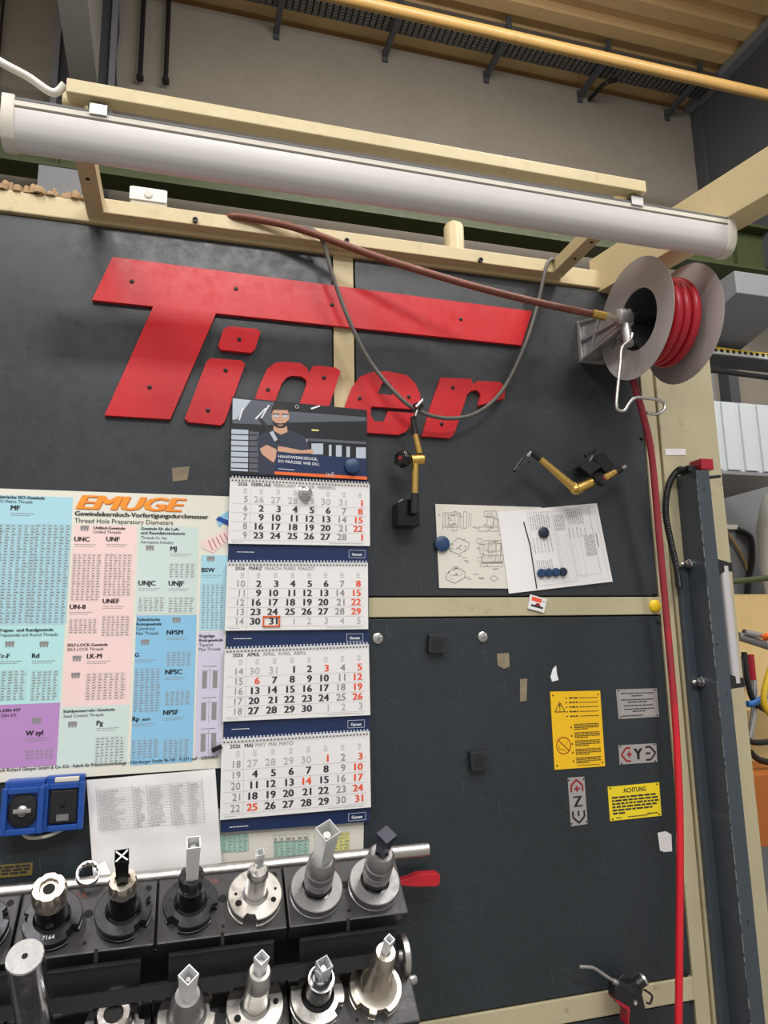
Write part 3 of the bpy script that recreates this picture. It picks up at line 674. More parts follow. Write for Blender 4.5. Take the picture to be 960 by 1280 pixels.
def ktext(t, cx, cy, h, m=None, bold=.012, w=None, shear=0, al='l', d=.0010):
    x, y = K(cx, cy); W_ = None
    if w: W_ = abs(K(w, cy)[0]-x)
    ks.text(t, x, y, kcap(cx, cy, h), m or m_inkb, bold, al, shear, d, W_)
xa = K(0, 400)[0]
def kbox(tl, br, m, x0=None, x1=None):
    a = K(*tl); c = K(*br); X0 = a[0] if x0 is None else x0; X1 = c[0] if x1 is None else x1
    # average the x of both ends: the tables are upright rectangles
    kbox.n += 1; ks.rect(X0, c[1], X1, a[1], m, .0003+.00003*kbox.n)
kbox.n = 0
kbox((-200, 56), (270, 598), m_blueT, x0=.02, x1=(K(303, 58)[0]+K(270, 598)[0])/2)
kbox((-200, 606), (248, 932), m_cyanT, x0=.02, x1=(K(268, 605)[0]+K(248, 932)[0])/2)
kbox((-200, 938), (236, 1180), m_violT, x0=.02, x1=(K(247, 938)[0]+K(236, 1180)[0])/2)
kbox((308, 184), (545, 660), m_pinkT); kbox((273, 665), (535, 937), m_pinkT); kbox((248, 940), (524, 1172), m_mintT)
kbox((575, 190), (812, 552), m_mintT); kbox((565, 560), (797, 1165), m_blue2T); kbox((833, 310), (1010, 620), m_blueT); kbox((820, 628), (915, 1145), m_lilT)
def kgrid(x0, y0, x1, y1, c, r): 
    a = K(x0, y0); b_ = K(x1, y1); ks.grid(a[0], b_[1], b_[0], a[1], c, r, m_inkl, m_inkg, lw=.0003)
for g_ in ((-660, 182, -530, 590, 6, 34), (-490, 182, -360, 590, 6, 34), (-320, 182, -190, 590, 6, 34), (-420, 790, -300, 910, 5, 11), (-240, 790, -120, 910, 5, 11), (-150, 182, -20, 590, 6, 34), (-5, 182, 125, 592, 6, 34), (148, 182, 272, 592, 6, 34), (303, 305, 412, 500, 6, 18), (434, 305, 540, 480, 6, 16), (288, 575, 402, 634, 6, 6), (423, 562, 535, 645, 6, 8),
           (702, 345, 808, 405, 5, 6), (573, 485, 680, 543, 5, 6), (698, 485, 802, 547, 5, 6), (836, 430, 925, 615, 5, 18), (690, 710, 792, 768, 5, 6), (558, 780, 662, 958, 5, 17), (684, 875, 787, 930, 5, 6),
           (676, 1075, 782, 1145, 5, 7), (546, 1075, 656, 1148, 5, 7), (-20, 790, 103, 910, 5, 11), (133, 790, 236, 910, 5, 11), (358, 800, 518, 905, 7, 10), (107, 1118, 222, 1150, 6, 3), (397, 1065, 512, 1165, 6, 9)): kgrid(*g_)
for t_, x, y, h in (('MF', 45, 124, 20), ('UNC', 308, 253, 19), ('UNF', 440, 253, 19), ('UN-8', 289, 534, 19), ('UNEF', 425, 510, 19), ('MJ', 705, 293, 19), ('UNJC', 573, 436, 20), ('UNJF', 698, 437, 20), ('BSW', 835, 381, 18),
                    ('NPSM', 690, 640, 19), ('G', 558, 732, 17), ('NPSC', 684, 804, 20), ('NPSF', 676, 972, 20), ('Rp', 548, 998, 19), ('Tr-F', -12, 738, 19), ('Rd', 133, 736, 19), ('LK-M', 360, 738, 19), ('W zyl', 107, 1057, 20), ('Pg', 400, 1015, 20)):
    ktext(t_, x, y, h, bold=.03)
    a = K(x, y+9); ks.words(a[0], a[0]+.045, a[1]-.003, .0014, m_inkg); ks.words(a[0], a[0]+.038, a[1]-.007, .0012, m_inkg)
ktext('(BSPP)', 588, 996, 9, bold=.02)
for t_, x, y, h, bo, w in (('Metrische ISO-Gewinde', -12, 75, 13, .025, 185), ('ISO Metric Threads', -12, 93, 13, 0, 135), ('Gewindekernloch-Vorfertigungsdurchmesser', 310, 147, 19, .028, 862), ('Thread Hole Preparatory Diameters', 308, 176, 19, .002, 716),
    ('Unified-Gewinde', 387, 203, 12, .025, 518), ('Unified Threads', 387, 220, 12, 0, 500), ('Gewinde für die Luft-', 584, 206, 12, .025, 742), ('und Raumfahrtindustrie', 583, 224, 12, .025, 765), ('Threads for the', 583, 244, 12, 0, 690), ('Aerospace Industry', 582, 262, 12, 0, 718),
    ('Zylindrische', 566, 583, 12, .025, 662), ('Rohrgewinde', 565, 602, 12, .025, 668), ('Cylindrical', 563, 621, 12, 0, 640), ('Pipe Threads', 563, 640, 12, 0, 656), ('Kegelige', 826, 651, 12, .025, 888), ('Rohrgewinde', 825, 669, 12, .025, 922), ('Tapered', 824, 688, 12, 0, 880), ('Pipe Threads', 823, 706, 12, 0, 912),
    ('Trapez- und Rundgewinde', -6, 628, 13, .025, 220), ('Trapezoidal and Round Threads', -6, 648, 13, 0, 238), ('SELF-LOCK-Gewinde', 279, 689, 12, .025, 445), ('SELF-LOCK Threads', 278, 707, 12, 0, 428), ('Stahlpanzerrohr-Gewinde', 262, 963, 12, .025, 474), ('Steel Conduit Threads', 262, 983, 12, 0, 428),
    ('e DIN 477', -4, 960, 12, .025, 84), ('DIN 477', 6, 981, 12, 0, 68)): ktext(t_, x, y, h, bold=bo, w=w)
ktext('EMUGE', 322, 121, 58, m_emuge2, .05, 768, .28, d=.0008); ktext('EMUGE', 318, 118, 58, m_emuge, .05, 765, .28, d=.0012)
ktext('Werk Richard Glimpel GmbH & Co. KG - Fabrik für Präzisionswerkzeuge - Nürnberger Straße 96-100 - 91207 Lauf - GERMANY', -24, 1209, 14, m_inkd, .012, 905)
for cx, cy in ((350, 203), (620, 285), (872, 330), (730, 583), (600, 675), (40, 683), (182, 683), (318, 742), (313, 812), (152, 1000), (300, 1015)):
    x, y = K(cx, cy); w = .0085; pts = [(x-w, y+.003), (x-w, y+.0075), (x+w, y+.0075), (x+w, y+.003)]
    for k in range(3): 
        xx = x+w-(k+.5)*2*w/3; pts += [(xx+w/6, y-.004), (xx-w/6, y-.004), (xx-w/3+.0002, y+.003)]
    ks.poly(pts[:-1], m_inkg, .0009)
for cx, cy in ((868, 826), (864, 957), (862, 1086)):
    x, y = K(cx, cy)
    for s_ in (-1, 1): ks.rect(x+s_*.011-.005, y-.018, x+s_*.011+.005, y+.018, m_inkg, .0009)
    ks.line(x, y-.024, x, y+.026, .0005, m_inkd); ks.line(x-.018, y+.019, x+.018, y+.019, .0005, m_inkd); ks.words(x-.015, x+.015, y+.028, .0012, m_inkg)
ks.poly([K(895, 160), K(945, 128), K(945, 165), K(905, 195)], m_blue2T, .0009); ks.poly([K(893, 165), K(905, 150), K(945, 168), K(945, 190)], m_bluebox, .0011)
ks.poly([K(832, 258), K(870, 235), K(945, 200), K(945, 250), K(880, 302), K(838, 282)], m_pinkT, .0009)
for k in range(5): ks.line(*K(862+k*16, 250-k*7), *K(880+k*16, 290-k*10), .0016, m_darkred, .0011)
flush(ks, ch, 'chart_print')
# binder clip
p = at(272, 938, -.03); bc = thing('binder_clip', p, 'small black binder clip at the lower right corner of the thread chart', 'clip')
MB().prism([(p.x-.010, -.016, p.z-.006), (p.x+.011, -.016, p.z+.003), (p.x+.007, -.016, p.z+.011), (p.x-.013, -.016, p.z+.003)], (0, -.008, 0)).build('clip_body', m_blackgloss, bc, bevel=.001)
MB().tube([(p.x-.008, -.025, p.z+.006), (p.x-.012, -.028, p.z+.016), (p.x-.004, -.028, p.z+.018), (p.x+.0, -.025, p.z+.009)], .0008, 6).build('wire_lever', m_chrome, bc)

# second chart low behind the calendar
c2 = thing('tolerance_chart', at(360, 1085, -.004), 'stained cream chart with green and yellow tables below the calendar', 'chart')
s = psheet([(252, 1012), (455, 1002), (454, 1078), (256, 1092)], -.005); s.body(.002).build('card', m_oldpaper, c2)
def X2(px, py): q = at(px, py, -.005); return (q.x-s.c[3].x)/(s.c[2].x-s.c[3].x)*s.w, (q.z-s.c[3].z+.0)
for (p0, p1, m, c_, r_) in (((262, 1040), (313, 1059), m_tg, 8, 6), ((345, 1045), (389, 1072), m_tg, 6, 8), ((345, 1038), (389, 1044), m_oldpaper, 6, 1), ((396, 1034), (440, 1066), m_ty, 7, 8)):
    a = s.p(0, 0); A_ = at(*p0, -.005); B_ = at(*p1, -.005); x0 = A_.x-a.x; x1 = B_.x-a.x; y1 = A_.z-a.z-.006; y0 = B_.z-a.z-.004
    s.rect(x0, y0, x1, y1, m, .0004); s.grid(x0, y0, x1, y1, c_, r_, m_inkg, m_inkg, lw=.0006)
flush(s, c2, 'chart_print')

# ================================================================== PAPERS, MAGNETS, STANDS
d1 = thing('drawing_sheet', at(600, 735, -.006), 'stained paper with a technical drawing on the upper right panel', 'paper')
s = psheet([(544, 630), (677, 634), (672, 736), (549, 735)], -.006); s.body(.0006).build('sheet', m_oldpaper, d1)
def D(cx, cy, Y=-.006): q = at(530+cx/3.84, 610+cy/3.84, Y); return (q.x-s.c[3].x, q.z-s.c[3].z)
def dl(a, b_, w=.0009, m=None): s.line(*D(*a), *D(*b_), w, m or m_inkg)
def dr(x0, y0, x1, y1, w=.0009): dl((x0, y0), (x1, y0), w); dl((x1, y0), (x1, y1), w); dl((x1, y1), (x0, y1), w); dl((x0, y1), (x0, y0), w)
for r_ in ((95, 115, 175, 185), (105, 125, 165, 175), (190, 110, 205, 190), (285, 108, 340, 135), (300, 138, 328, 180), (262, 185, 355, 205), (290, 250, 375, 320), (310, 258, 345, 305), (282, 320, 385, 355), (275, 360, 385, 375), (255, 240, 280, 262)): dr(*r_)
for k in range(12): dl((285+k*8, 320), (285+k*8, 355), .0005)
for k in range(5): dl((92+k*22, 185), (96+k*22, 200), .0005)
dl((285, 356), (385, 352), .0016, m_inkd)
for r_ in ((120, 130, 150, 170), (215, 120, 225, 180), (330, 145, 350, 175), (245, 185, 262, 192), (300, 265, 370, 300), (315, 270, 330, 330), (350, 262, 372, 352), (262, 330, 285, 350), (300, 118, 322, 130), (268, 268, 280, 300)): dr(*r_, .0007)
for k in range(40):
    a = (random.uniform(70, 380), random.uniform(100, 460)); s.words(D(*a)[0], D(*a)[0]+random.uniform(.006, .016), D(*a)[1], .0016, m_inkg)
for cx, cy in ((175, 265), (158, 405)):
    q_ = [(-50, 10), (-10, -28), (45, -5), (40, 25), (-5, 52), (-48, 35)]
    for i in range(6): dl((cx+q_[i][0], cy+q_[i][1]), (cx+q_[(i+1) % 6][0], cy+q_[(i+1) % 6][1]), .0008, m_inkd)
    for k in range(14): 
        a = (cx+random.uniform(-35, 35), cy+random.uniform(-18, 34)); dl(a, (a[0]+random.uniform(-14, 14), a[1]+random.uniform(-10, 10)), .0008, m_inkd)
for i in range(4): dl([(325, 432), (345, 418), (368, 432), (347, 446)][i], [(345, 418), (368, 432), (347, 446), (325, 432)][i])
flush(s, d1, 'drawing_print')
d2 = thing('printed_form', at(690, 740, -.008), 'white printed form overlapping the stained drawing sheet', 'paper')
s = psheet([(622, 640), (746, 629), (766, 727), (636, 742)], -.008); s.body(.0006).build('sheet', m_paper, d2)
w, h = s.w, s.h
s.line(w*.235, h*.85, w*.262, h*.55, .0034, m_inkd); s.line(w*.262, h*.55, w*.262, h*.02, .0034, m_inkd)
rr = random.Random(3)
for (u0, u1, v0, v1, n) in ((.30, .50, .74, .93, 9), (.30, .50, .45, .66, 6), (.30, .46, .17, .36, 8), (.54, .64, .70, .90, 7), (.68, .84, .76, .96, 8), (.66, .86, .60, .72, 5), (.80, .90, .35, .62, 8)):
    for i in range(n):                                   # printed lines run up the page
        x = w*(u0+(u1-u0)*i/n); y = h*v0
        while y < h*v1-.004:
            l = rr.uniform(.004, .012); s.rect(x, y, x+.0016, min(y+l, h*v1), m_inkg); y += l+.002
for (u0, u1, v0, v1) in ((.28, .52, .05, .95), (.53, .66, .05, .95), (.67, .90, .12, .98), (.70, .76, .10, .80), (.90, .97, .04, .97)): s.frame(w*u0, h*v0, w*u1, h*v1, .0005, m_inkl)
for k in range(4): s.line(w*(.55+.03*k), h*.05, w*(.55+.03*k), h*.66, .0005, m_inkl)
s.rect(w*.925, h*.45, w*.932, h*.62, m_inkd)
flush(s, d2, 'form_print')
round_magnet(552, 680, -.0065, .0195, .008, m_bluemag, 'blue round magnet on the left edge of the stained drawing')
round_magnet(679, 666, -.0085, .0145, .007, m_darkmag, 'dark blue round magnet on the printed form')
# row of four stacked magnets on edge
for k in range(4):
    p = at(676+k*9.0, 716.5-k*.5, -.0088); o = MB().lathe((p.x, -.0088, p.z), (0, -1, 0), [(.0105, 0), (.0112, .002), (.0112, .006), (.0088, .009)], 24).build('round_magnet', m_darkmag if k == 3 else m_bluemag, smooth=40)
    tag(o, ['leftmost of four touching blue magnets on the printed form', 'second from left of four touching blue magnets on the form', 'third from left of four touching blue magnets on the form', 'rightmost darkest of four touching magnets on the printed form'][k], 'magnet', 'touching magnets on the printed form')
# sheet low left
d3 = thing('table_printout', at(190, 1098, -.010), 'crumpled white printout with a table hanging behind the tool holders', 'paper')
s = psheet([(108, 975), (269, 961), (278, 1092), (117, 1102)], -.017); 
b = MB(); nx, ny = 10, 8; vs = []
for j in range(ny+1):
    for i in range(nx+1):
        vs.append(s.p(s.w*i/nx, s.h*j/ny, .002*math.sin(i*1.1+j*.7)+.0015*math.sin(j*1.9)))
b.add(vs, [(j*(nx+1)+i, j*(nx+1)+i+1, (j+1)*(nx+1)+i+1, (j+1)*(nx+1)+i) for j in range(ny) for i in range(nx)])
b.build('sheet', m_paper, d3, smooth=60)
w, h = s.w, s.h
xs_ = [.075, .38, .50, .70, .86, .985]; 
for x in xs_: s.line(w*x*.9, h*.50, w*x*.9, h*.92, .0006, m_inkg, .0040)
for i in range(15): s.line(w*.0675, h*(.50+.028*i), w*.8865, h*(.50+.028*i), .0005, m_inkg, .0040)
for i in range(14):
    for j in range(5): s.words(w*(xs_[j]+.015)*.9, w*(xs_[j]+(xs_[j+1]-xs_[j])*rr.uniform(.45, .8))*.9, h*(.508+.028*i), .0018, m_inkl, .0042, rr)
flush(s, d3, 'table_print')
a = at(128, 1085, -.03)
tag(MB().add([(a.x-.016, -.04, a.z+.004), (a.x+.004, -.028, a.z+.012), (a.x+.030, -.05, a.z-.030), (a.x-.004, -.045, a.z-.006), (a.x-.016, -.041, a.z+.003), (a.x+.004, -.029, a.z+.011), (a.x+.030, -.051, a.z-.031), (a.x-.004, -.046, a.z-.007)], [(0, 1, 2, 3), (7, 6, 5, 4), (0, 4, 5, 1), (1, 5, 6, 2), (2, 6, 7, 3), (3, 7, 4, 0)]).build('paper_scrap', m_paper), 'small folded paper corner beside the ring nut', 'paper')

# small items on the panels
def square_magnet(px, py, a, label):
    p = at(px, py, -.003); t = thing('square_magnet', p, label, 'magnet', 'square magnets on the lower panel'); r = .0215
    ca, sa = math.cos(a), math.sin(a); X = Vector((ca, 0, sa)); Z = Vector((-sa, 0, ca))
    MB().obox(p+Vector((0, -.008, 0)), X*r, Vector((0, .008, 0)), Z*r).build('magnet_body', m_darksteel, t, bevel=.002)
    MB().lathe(p+Vector((0, -.016, 0)), (0, -1, 0), [(.016, 0), (.016, .0006), (.0145, .0008)], 24).build('pole_disc', m_black, t)
square_magnet(544, 805, -.06, 'square black magnet high on the lower panel'); square_magnet(596, 950, .04, 'square worn magnet left of the yellow signs')
for px, lab in ((472, 'round steel washer hook beside the calendar'), (603, 'round steel washer hook right of the square magnet')):
    p = at(px, 798 if px < 500 else 796, -.003); t = thing('washer_hook', p, lab, 'hook', 'washer hooks on the lower panel')
    MB().lathe(p, (0, -1, 0), [(.0125, 0), (.0125, .003), (.011, .004)], 24).build('washer', m_steel, t, smooth=35)
    MB().tube([p+Vector((0, -.004, 0)), p+Vector((0, -.012, 0)), p+Vector((.004, -.014, .004)), p+Vector((.005, -.010, .008))], .002, 8).build('hook', m_steel, t, smooth=60)
def patch(pts, m, label, cat, Y=-.0032, nm='tape_residue'):
    b = MB().prism([at(x, y, Y) for x, y in pts], (0, -.0006, 0)).build(nm if cat == 'residue' else cat, m); tag(b, label, cat)
patch([(621, 817), (636, 816), (637, 833), (630, 836), (622, 832)], m_residue, 'brownish glue residue patch below the washer hook', 'residue')
patch([(650, 849), (659, 848), (658, 876), (650, 877)], m_residue, 'upright tape remnant left of the large yellow sign', 'residue')
patch([(691, 836), (695, 832), (696, 842), (698, 850), (690, 852), (688, 846)], m_inkw, 'small white torn sticker above the large yellow sign', 'sticker')
patch([(822, 1041), (832, 1039), (839, 1043), (840, 1064), (830, 1065), (825, 1063)], m_page, 'torn white sticker below the ACHTUNG sign', 'sticker')
patch([(215, 585), (237, 583), (234, 600), (216, 602)], m_residue, 'torn label remnant above the thread chart', 'label')
patch([(831, 561), (857, 561), (857, 569), (832, 569)], m_page, 'blank white label on the cream post', 'label', -.0125)
p = at(672, 757, -.006); t = thing('picture_magnet', p, 'small white picture magnet with a red car on the middle rail', 'magnet')
s = psheet([(663, 743), (684, 749), (680, 766), (660, 760.5)], -.011); s.body(.004).build('magnet_plate', m_page, t, bevel=.0004)
s.rect(s.w*.12, s.h*.62, s.w*.70, s.h*.90, m_inkr); s.rect(s.w*.14, s.h*.22, s.w*.88, s.h*.36, m_inkd); s.poly([(s.w*.35, s.h*.36), (s.w*.45, s.h*.54), (s.w*.62, s.h*.54), (s.w*.72, s.h*.36)], m_inkred); s.words(s.w*.76, s.w*.95, s.h*.75, .002, m_inkg)
flush(s, t, 'magnet_print')
p = at(818, 757.5, -.006); o = MB().lathe(p, (0, -1, 0), [(.0165, 0), (.0165, .005), (.013, .0085), (.004, .010)], 26).build('plug_cap', m_yelcap, smooth=40); tag(o, 'yellow round plug cap at the right end of the middle rail', 'cap')

# ------------------------------------------------------------------ signs
def Z4(c): return (660+c[0]/4.8, 840+c[1]/4.8)
def sign(name, corners, m, label, Y=-.0045):
    t = thing(name, at(*Z4(corners[3]), Y), label, 'sign'); s = psheet([Z4(c) for c in corners], Y); s.body(.0012).build('plate', m, t)
    for u in (.05, .95):
        for v in (.05, .95): MB().lathe(s.p(s.w*u, s.h*v), (0, -1, 0), [(.0022, 0), (.0018, .0008)], 10).build('rivet', m_screw, t)
    return t, s
t, s = sign('warning_sign', [(133, 118), (433, 112), (463, 565), (160, 587)], m_yellow, 'large upright yellow warning sign with triangle and prohibition circle')
w, h = s.w, s.h
for a, b_ in (((.07, .735), (.27, .735)), ((.07, .735), (.17, .86)), ((.27, .735), (.17, .86))): s.line(w*a[0], h*a[1], w*b_[0], h*b_[1], .0016, m_inkb)
s.rect(w*.16, h*.79, w*.18, h*.835, m_inkb); s.rect(w*.16, h*.755, w*.18, h*.775, m_inkb)
def circ(s, cx, cy, r, lw, m, n=32):
    for i in range(n):
        a = 2*PI*i/n; c_ = 2*PI*(i+1)/n
        s.poly([(cx+r*math.cos(a), cy+r*math.sin(a)), (cx+r*math.cos(c_), cy+r*math.sin(c_)), (cx+(r-lw)*math.cos(c_), cy+(r-lw)*math.sin(c_)), (cx+(r-lw)*math.cos(a), cy+(r-lw)*math.sin(a))], m, .0006)
circ(s, w*.20, h*.30, w*.145, .002, m_inkred); s.line(w*.095, h*.375, w*.305, h*.23, .002, m_inkred)
for a, b_ in (((.10, .32), (.12, .26)), ((.12, .26), (.24, .235)), ((.24, .33), (.24, .31)), ((.28, .35), (.28, .33))): s.line(w*a[0], h*a[1], w*b_[0], h*b_[1], .0009, m_inkb)
for k in range(5): s.words(w*.36, w*.53, h*(.905-.06*k), .0030, m_inkb); s.words(w*.56, w*.94, h*(.907-.06*k), .0016, m_inkb); s.rect(w*.29, h*(.905-.06*k), w*.32, h*(.905-.06*k)+.0025, m_inkb)
for k, (v, n) in enumerate(((.56, 4), (.45, 4), (.345, 4), (.235, 4), (.125, 4))):
    for i in range(n): s.words(w*.43, w*(.93 if i < n-1 else .7), h*(v-.021*i), .0019, m_inkb)
    s.rect(w*.36, h*v-.008, w*.385, h*v-.004, m_inkb)
s.words(w*.45, w*.9, h*.03, .0012, m_inkb)
flush(s, t, 'sign_print')
t, s = sign('engraved_plate', [(528, 105), (773, 98), (787, 268), (545, 283)], m_plate, 'grey engraved text plate right of the large yellow sign'); w, h = s.w, s.h
for v, u0, u1 in ((.84, .1, .9), (.75, .36, .64), (.62, .1, .9), (.54, .25, .75), (.42, .15, .88), (.30, .15, .88), (.22, .35, .68), (.08, .08, .6)): s.words(w*u0, w*u1, h*v, .0024, m_inkd)
s.frame(w*.04, h*.05, w*.96, h*.95, .0006, m_inkg); flush(s, t, 'sign_print')
def arrow(s, pts, m, lw=.0044):
    for a, b_ in zip(pts, pts[1:]): s.line(*a, *b_, lw, m)
t, s = sign('axis_plate', [(543, 440), (770, 428), (776, 540), (550, 556)], m_plate, 'grey plate with plus Y minus and arrow outlines'); w, h = s.w, s.h
arrow(s, [(w*.30, h*.84), (w*.19, h*.84), (w*.06, h*.5), (w*.19, h*.16), (w*.30, h*.16)], m_inkred); arrow(s, [(w*.70, h*.84), (w*.83, h*.84), (w*.96, h*.5), (w*.83, h*.16), (w*.70, h*.16)], m_inkb)
s.line(w*.20, h*.5, w*.33, h*.5, .0042, m_inkred); s.line(w*.265, h*.34, w*.265, h*.66, .0042, m_inkred); s.line(w*.70, h*.5, w*.82, h*.5, .0044, m_inkb)
s.text('Y', w*.5, h*.22, h*.58, m_inkb, .03, 'c'); flush(s, t, 'sign_print')
t, s = sign('axis_plate', [(238, 635), (338, 628), (358, 912), (258, 926)], m_plate, 'upright grey plate with plus Z minus and arrow outlines'); w, h = s.w, s.h
arrow(s, [(w*.16, h*.70), (w*.16, h*.83), (w*.5, h*.95), (w*.84, h*.83), (w*.84, h*.70)], m_inkred); arrow(s, [(w*.16, h*.30), (w*.16, h*.17), (w*.5, h*.05), (w*.84, h*.17), (w*.84, h*.30)], m_inkb)
s.line(w*.5, h*.70, w*.5, h*.82, .0042, m_inkred); s.line(w*.33, h*.76, w*.67, h*.76, .0042, m_inkred); s.line(w*.5, h*.19, w*.5, h*.30, .0042, m_inkb)
s.text('Z', w*.5, h*.385, h*.225, m_inkb, .03, 'c'); flush(s, t, 'sign_print')
t, s = sign('caution_plate', [(478, 690), (787, 662), (802, 862), (493, 895)], m_yellow2, 'yellow engraved plate headed ACHTUNG'); w, h = s.w, s.h
s.text('ACHTUNG', w*.51, h*.79, h*.135, m_inkd, .010, 'c', width=w*.44)
for k, u1 in enumerate((.96, .95, .96, .92, .86, .30)): s.words(w*.06, w*u1, h*(.645-.093*k), h*.05, m_inkd)
s.words(w*.12, w*.22, h*.06, .002, m_inkd); s.words(w*.34, w*.72, h*.06, .0022, m_inkd); s.words(w*.72, w*.92, h*.09, .003, m_inkd); flush(s, t, 'sign_print')

# ------------------------------------------------------------------ magnetic stands
t = thing('magnetic_stand', at(512, 655, 0), 'magnetic indicator stand with upright gold arms beside the calendar', 'stand')
a = at(498, 624, -.045); c = at(523, 658, -.045)
def v3(px, py, Y): return at(px, py, Y)
bx0, bx1, bz0, bz1 = at(497, 640, -.05).x, at(524, 640, -.05).x, at(505, 657, -.05).z, at(505, 624, -.05).z
MB().prism([(bx0, -.004, bz0), (bx1, -.004, bz0), (bx1, -.004, bz1), (bx0+.012, -.004, bz1), (bx0, -.004, bz1-.008)], (0, -.05, 0)).build('magnet_base', m_blackgloss, t, bevel=.0015)
ya = -.068
p0, p1 = v3(517.5, 640, ya), v3(518, 583, ya); j = v3(523, 574, ya-.004)
MB().cyl(v3(518, 642, ya), v3(518.5, 617, ya), .0098).build('lower_clamp', m_black, t, smooth=40)
MB().cyl(v3(518.5, 617, ya), v3(519, 578, ya), .0082, .0086).build('lower_arm', m_brass, t, smooth=40)
MB().cyl(v3(514, 575.5, ya), v3(528, 574.5, ya), .0125).lathe(v3(527.5, 574.5, ya), RT, [(.0125, 0), (.010, .006), (.004, .009)], 20).build('joint', m_brass, t, smooth=40)
kc = v3(503, 573.5, ya-.004)
kdir = (Vector((-.75, -.66, 0))).normalized()
def lobe(n_, amp): return lambda an, r, h_: r*(1+amp*math.cos(n_*an))
MB().lathe(kc+kdir*-.008, kdir, [(.014, -.008), (.0195, -.001), (.0205, .007), (.0195, .014), (.014, .018)], 42, notch=lobe(7, .07)).build('clamp_knob', m_blackgloss, t, smooth=40)
MB().lathe(kc+kdir*.010, kdir, [(.005, 0), (.005, .0012)], 16).build('knob_emblem', m_redcap, t)
MB().cyl(v3(524.5, 567, ya), v3(519, 543, ya), .0082, .0070).build('upper_arm', m_brass, t, smooth=40)
MB().cyl(v3(519, 543, ya), v3(516.5, 526, ya), .0076, .0070).build('upper_clamp', m_black, t, smooth=40)
MB().cyl(v3(517, 526, ya), v3(522, 511, ya), .0028).build('fine_adjuster', m_chrome, t, smooth=40)
MB().obox(v3(516.5, 523, ya), Vector((.006, 0, .003)), Vector((0, .004, 0)), Vector((-.002, 0, .005))).obox(v3(523, 507, ya), Vector((.009, 0, .004)), Vector((0, .005, 0)), Vector((-.004, 0, .007))).build('clamp_jaw', m_blackgloss, t, bevel=.001)
MB().cyl(v3(520, 509, ya-.006), v3(528, 500, ya-.006), .004).build('clamp_screw', m_chrome, t, smooth=40)

t = thing('magnetic_stand', at(745, 600, 0), 'magnetic indicator stand with angled gold arms above the papers', 'stand')
def V(cx, cy, Y): return at(630+cx/5.647, 540+cy/5.647, Y)
ya = -.075
q = [V(640, 200, -.045), V(700, 140, -.045), V(785, 235, -.045), V(725, 290, -.045)]
MB().prism(q, (0, .041, 0)).build('magnet_base', m_blackgloss, t, bevel=.0012)
MB().prism([V(535, 245, -.046), V(620, 195, -.046), V(690, 245, -.046), V(610, 305, -.046)], (0, .030, 0)).build('base_side', m_black, t, bevel=.0012)
MB().cyl(V(570, 170, -.05), V(645, 125, -.05), .0045).build('switch_lever', m_black, t, smooth=40)
MB().cyl(V(625, 165, -.05), V(600, 215, -.04), .003).build('lever_pin', m_steel, t)
MB().cyl(V(255, 190, ya), V(500, 400, ya), .0080, .0115).build('long_arm', m_brass, t, smooth=40)
MB().lathe(V(500, 402, ya), (.2, -.4, -.5), [(.0135, -.012), (.0140, 0), (.012, .008), (.005, .012)], 20).build('elbow', m_brass, t, smooth=40)
MB().cyl(V(505, 410, ya), V(620, 355, ya), .0130, .0115).build('joint', m_brass, t, smooth=40)
MB().cyl(V(700, 330, ya+.004), V(790, 280, ya+.010), .0110, .0075).build('short_arm', m_brass, t, smooth=40)
MB().cyl(V(785, 283, ya+.01), V(825, 262, ya+.012), .0085).build('short_clamp', m_black, t, smooth=40)
MB().cyl(V(820, 262, ya+.012), V(855, 242, ya+.012), .006).build('ball_end', m_chrome, t, smooth=40)
kd = Vector((.35, -.9, .1)).normalized()
MB().lathe(V(662, 340, ya-.004), kd, [(.011, -.010), (.0175, -.004), (.0185, .006), (.0165, .013), (.010, .017)], 42, notch=lobe(7, .05)).build('clamp_knob', m_blackgloss, t, smooth=40)
MB().lathe(V(668, 338, ya-.004)+kd*.017, kd, [(.0045, 0), (.0045, .001)], 16).build('knob_emblem', m_redcap, t)
MB().cyl(V(255, 190, ya), V(195, 140, ya), .0085, .0075).build('long_clamp', m_black, t, smooth=40)
MB().cyl(V(195, 140, ya), V(165, 170, ya+.006), .005).build('swivel', m_chrome, t, smooth=40)
MB().obox(V(140, 205, ya+.008), (V(175, 170, ya)-V(140, 205, ya))*1.0, Vector((0, .006, 0)), Vector((.003, 0, .004))).obox(V(95, 258, ya+.01), (V(120, 235, ya)-V(95, 258, ya))*1.0, Vector((0, .006, 0)), Vector((.004, 0, .005))).build('clamp_jaw', m_blackgloss, t, bevel=.001)
MB().cyl(V(130, 190, ya+.006), V(70, 275, ya+.006), .004).cyl(V(175, 210, ya-.004), V(190, 212, ya-.004), .003).build('fine_adjuster', m_darksteel, t)

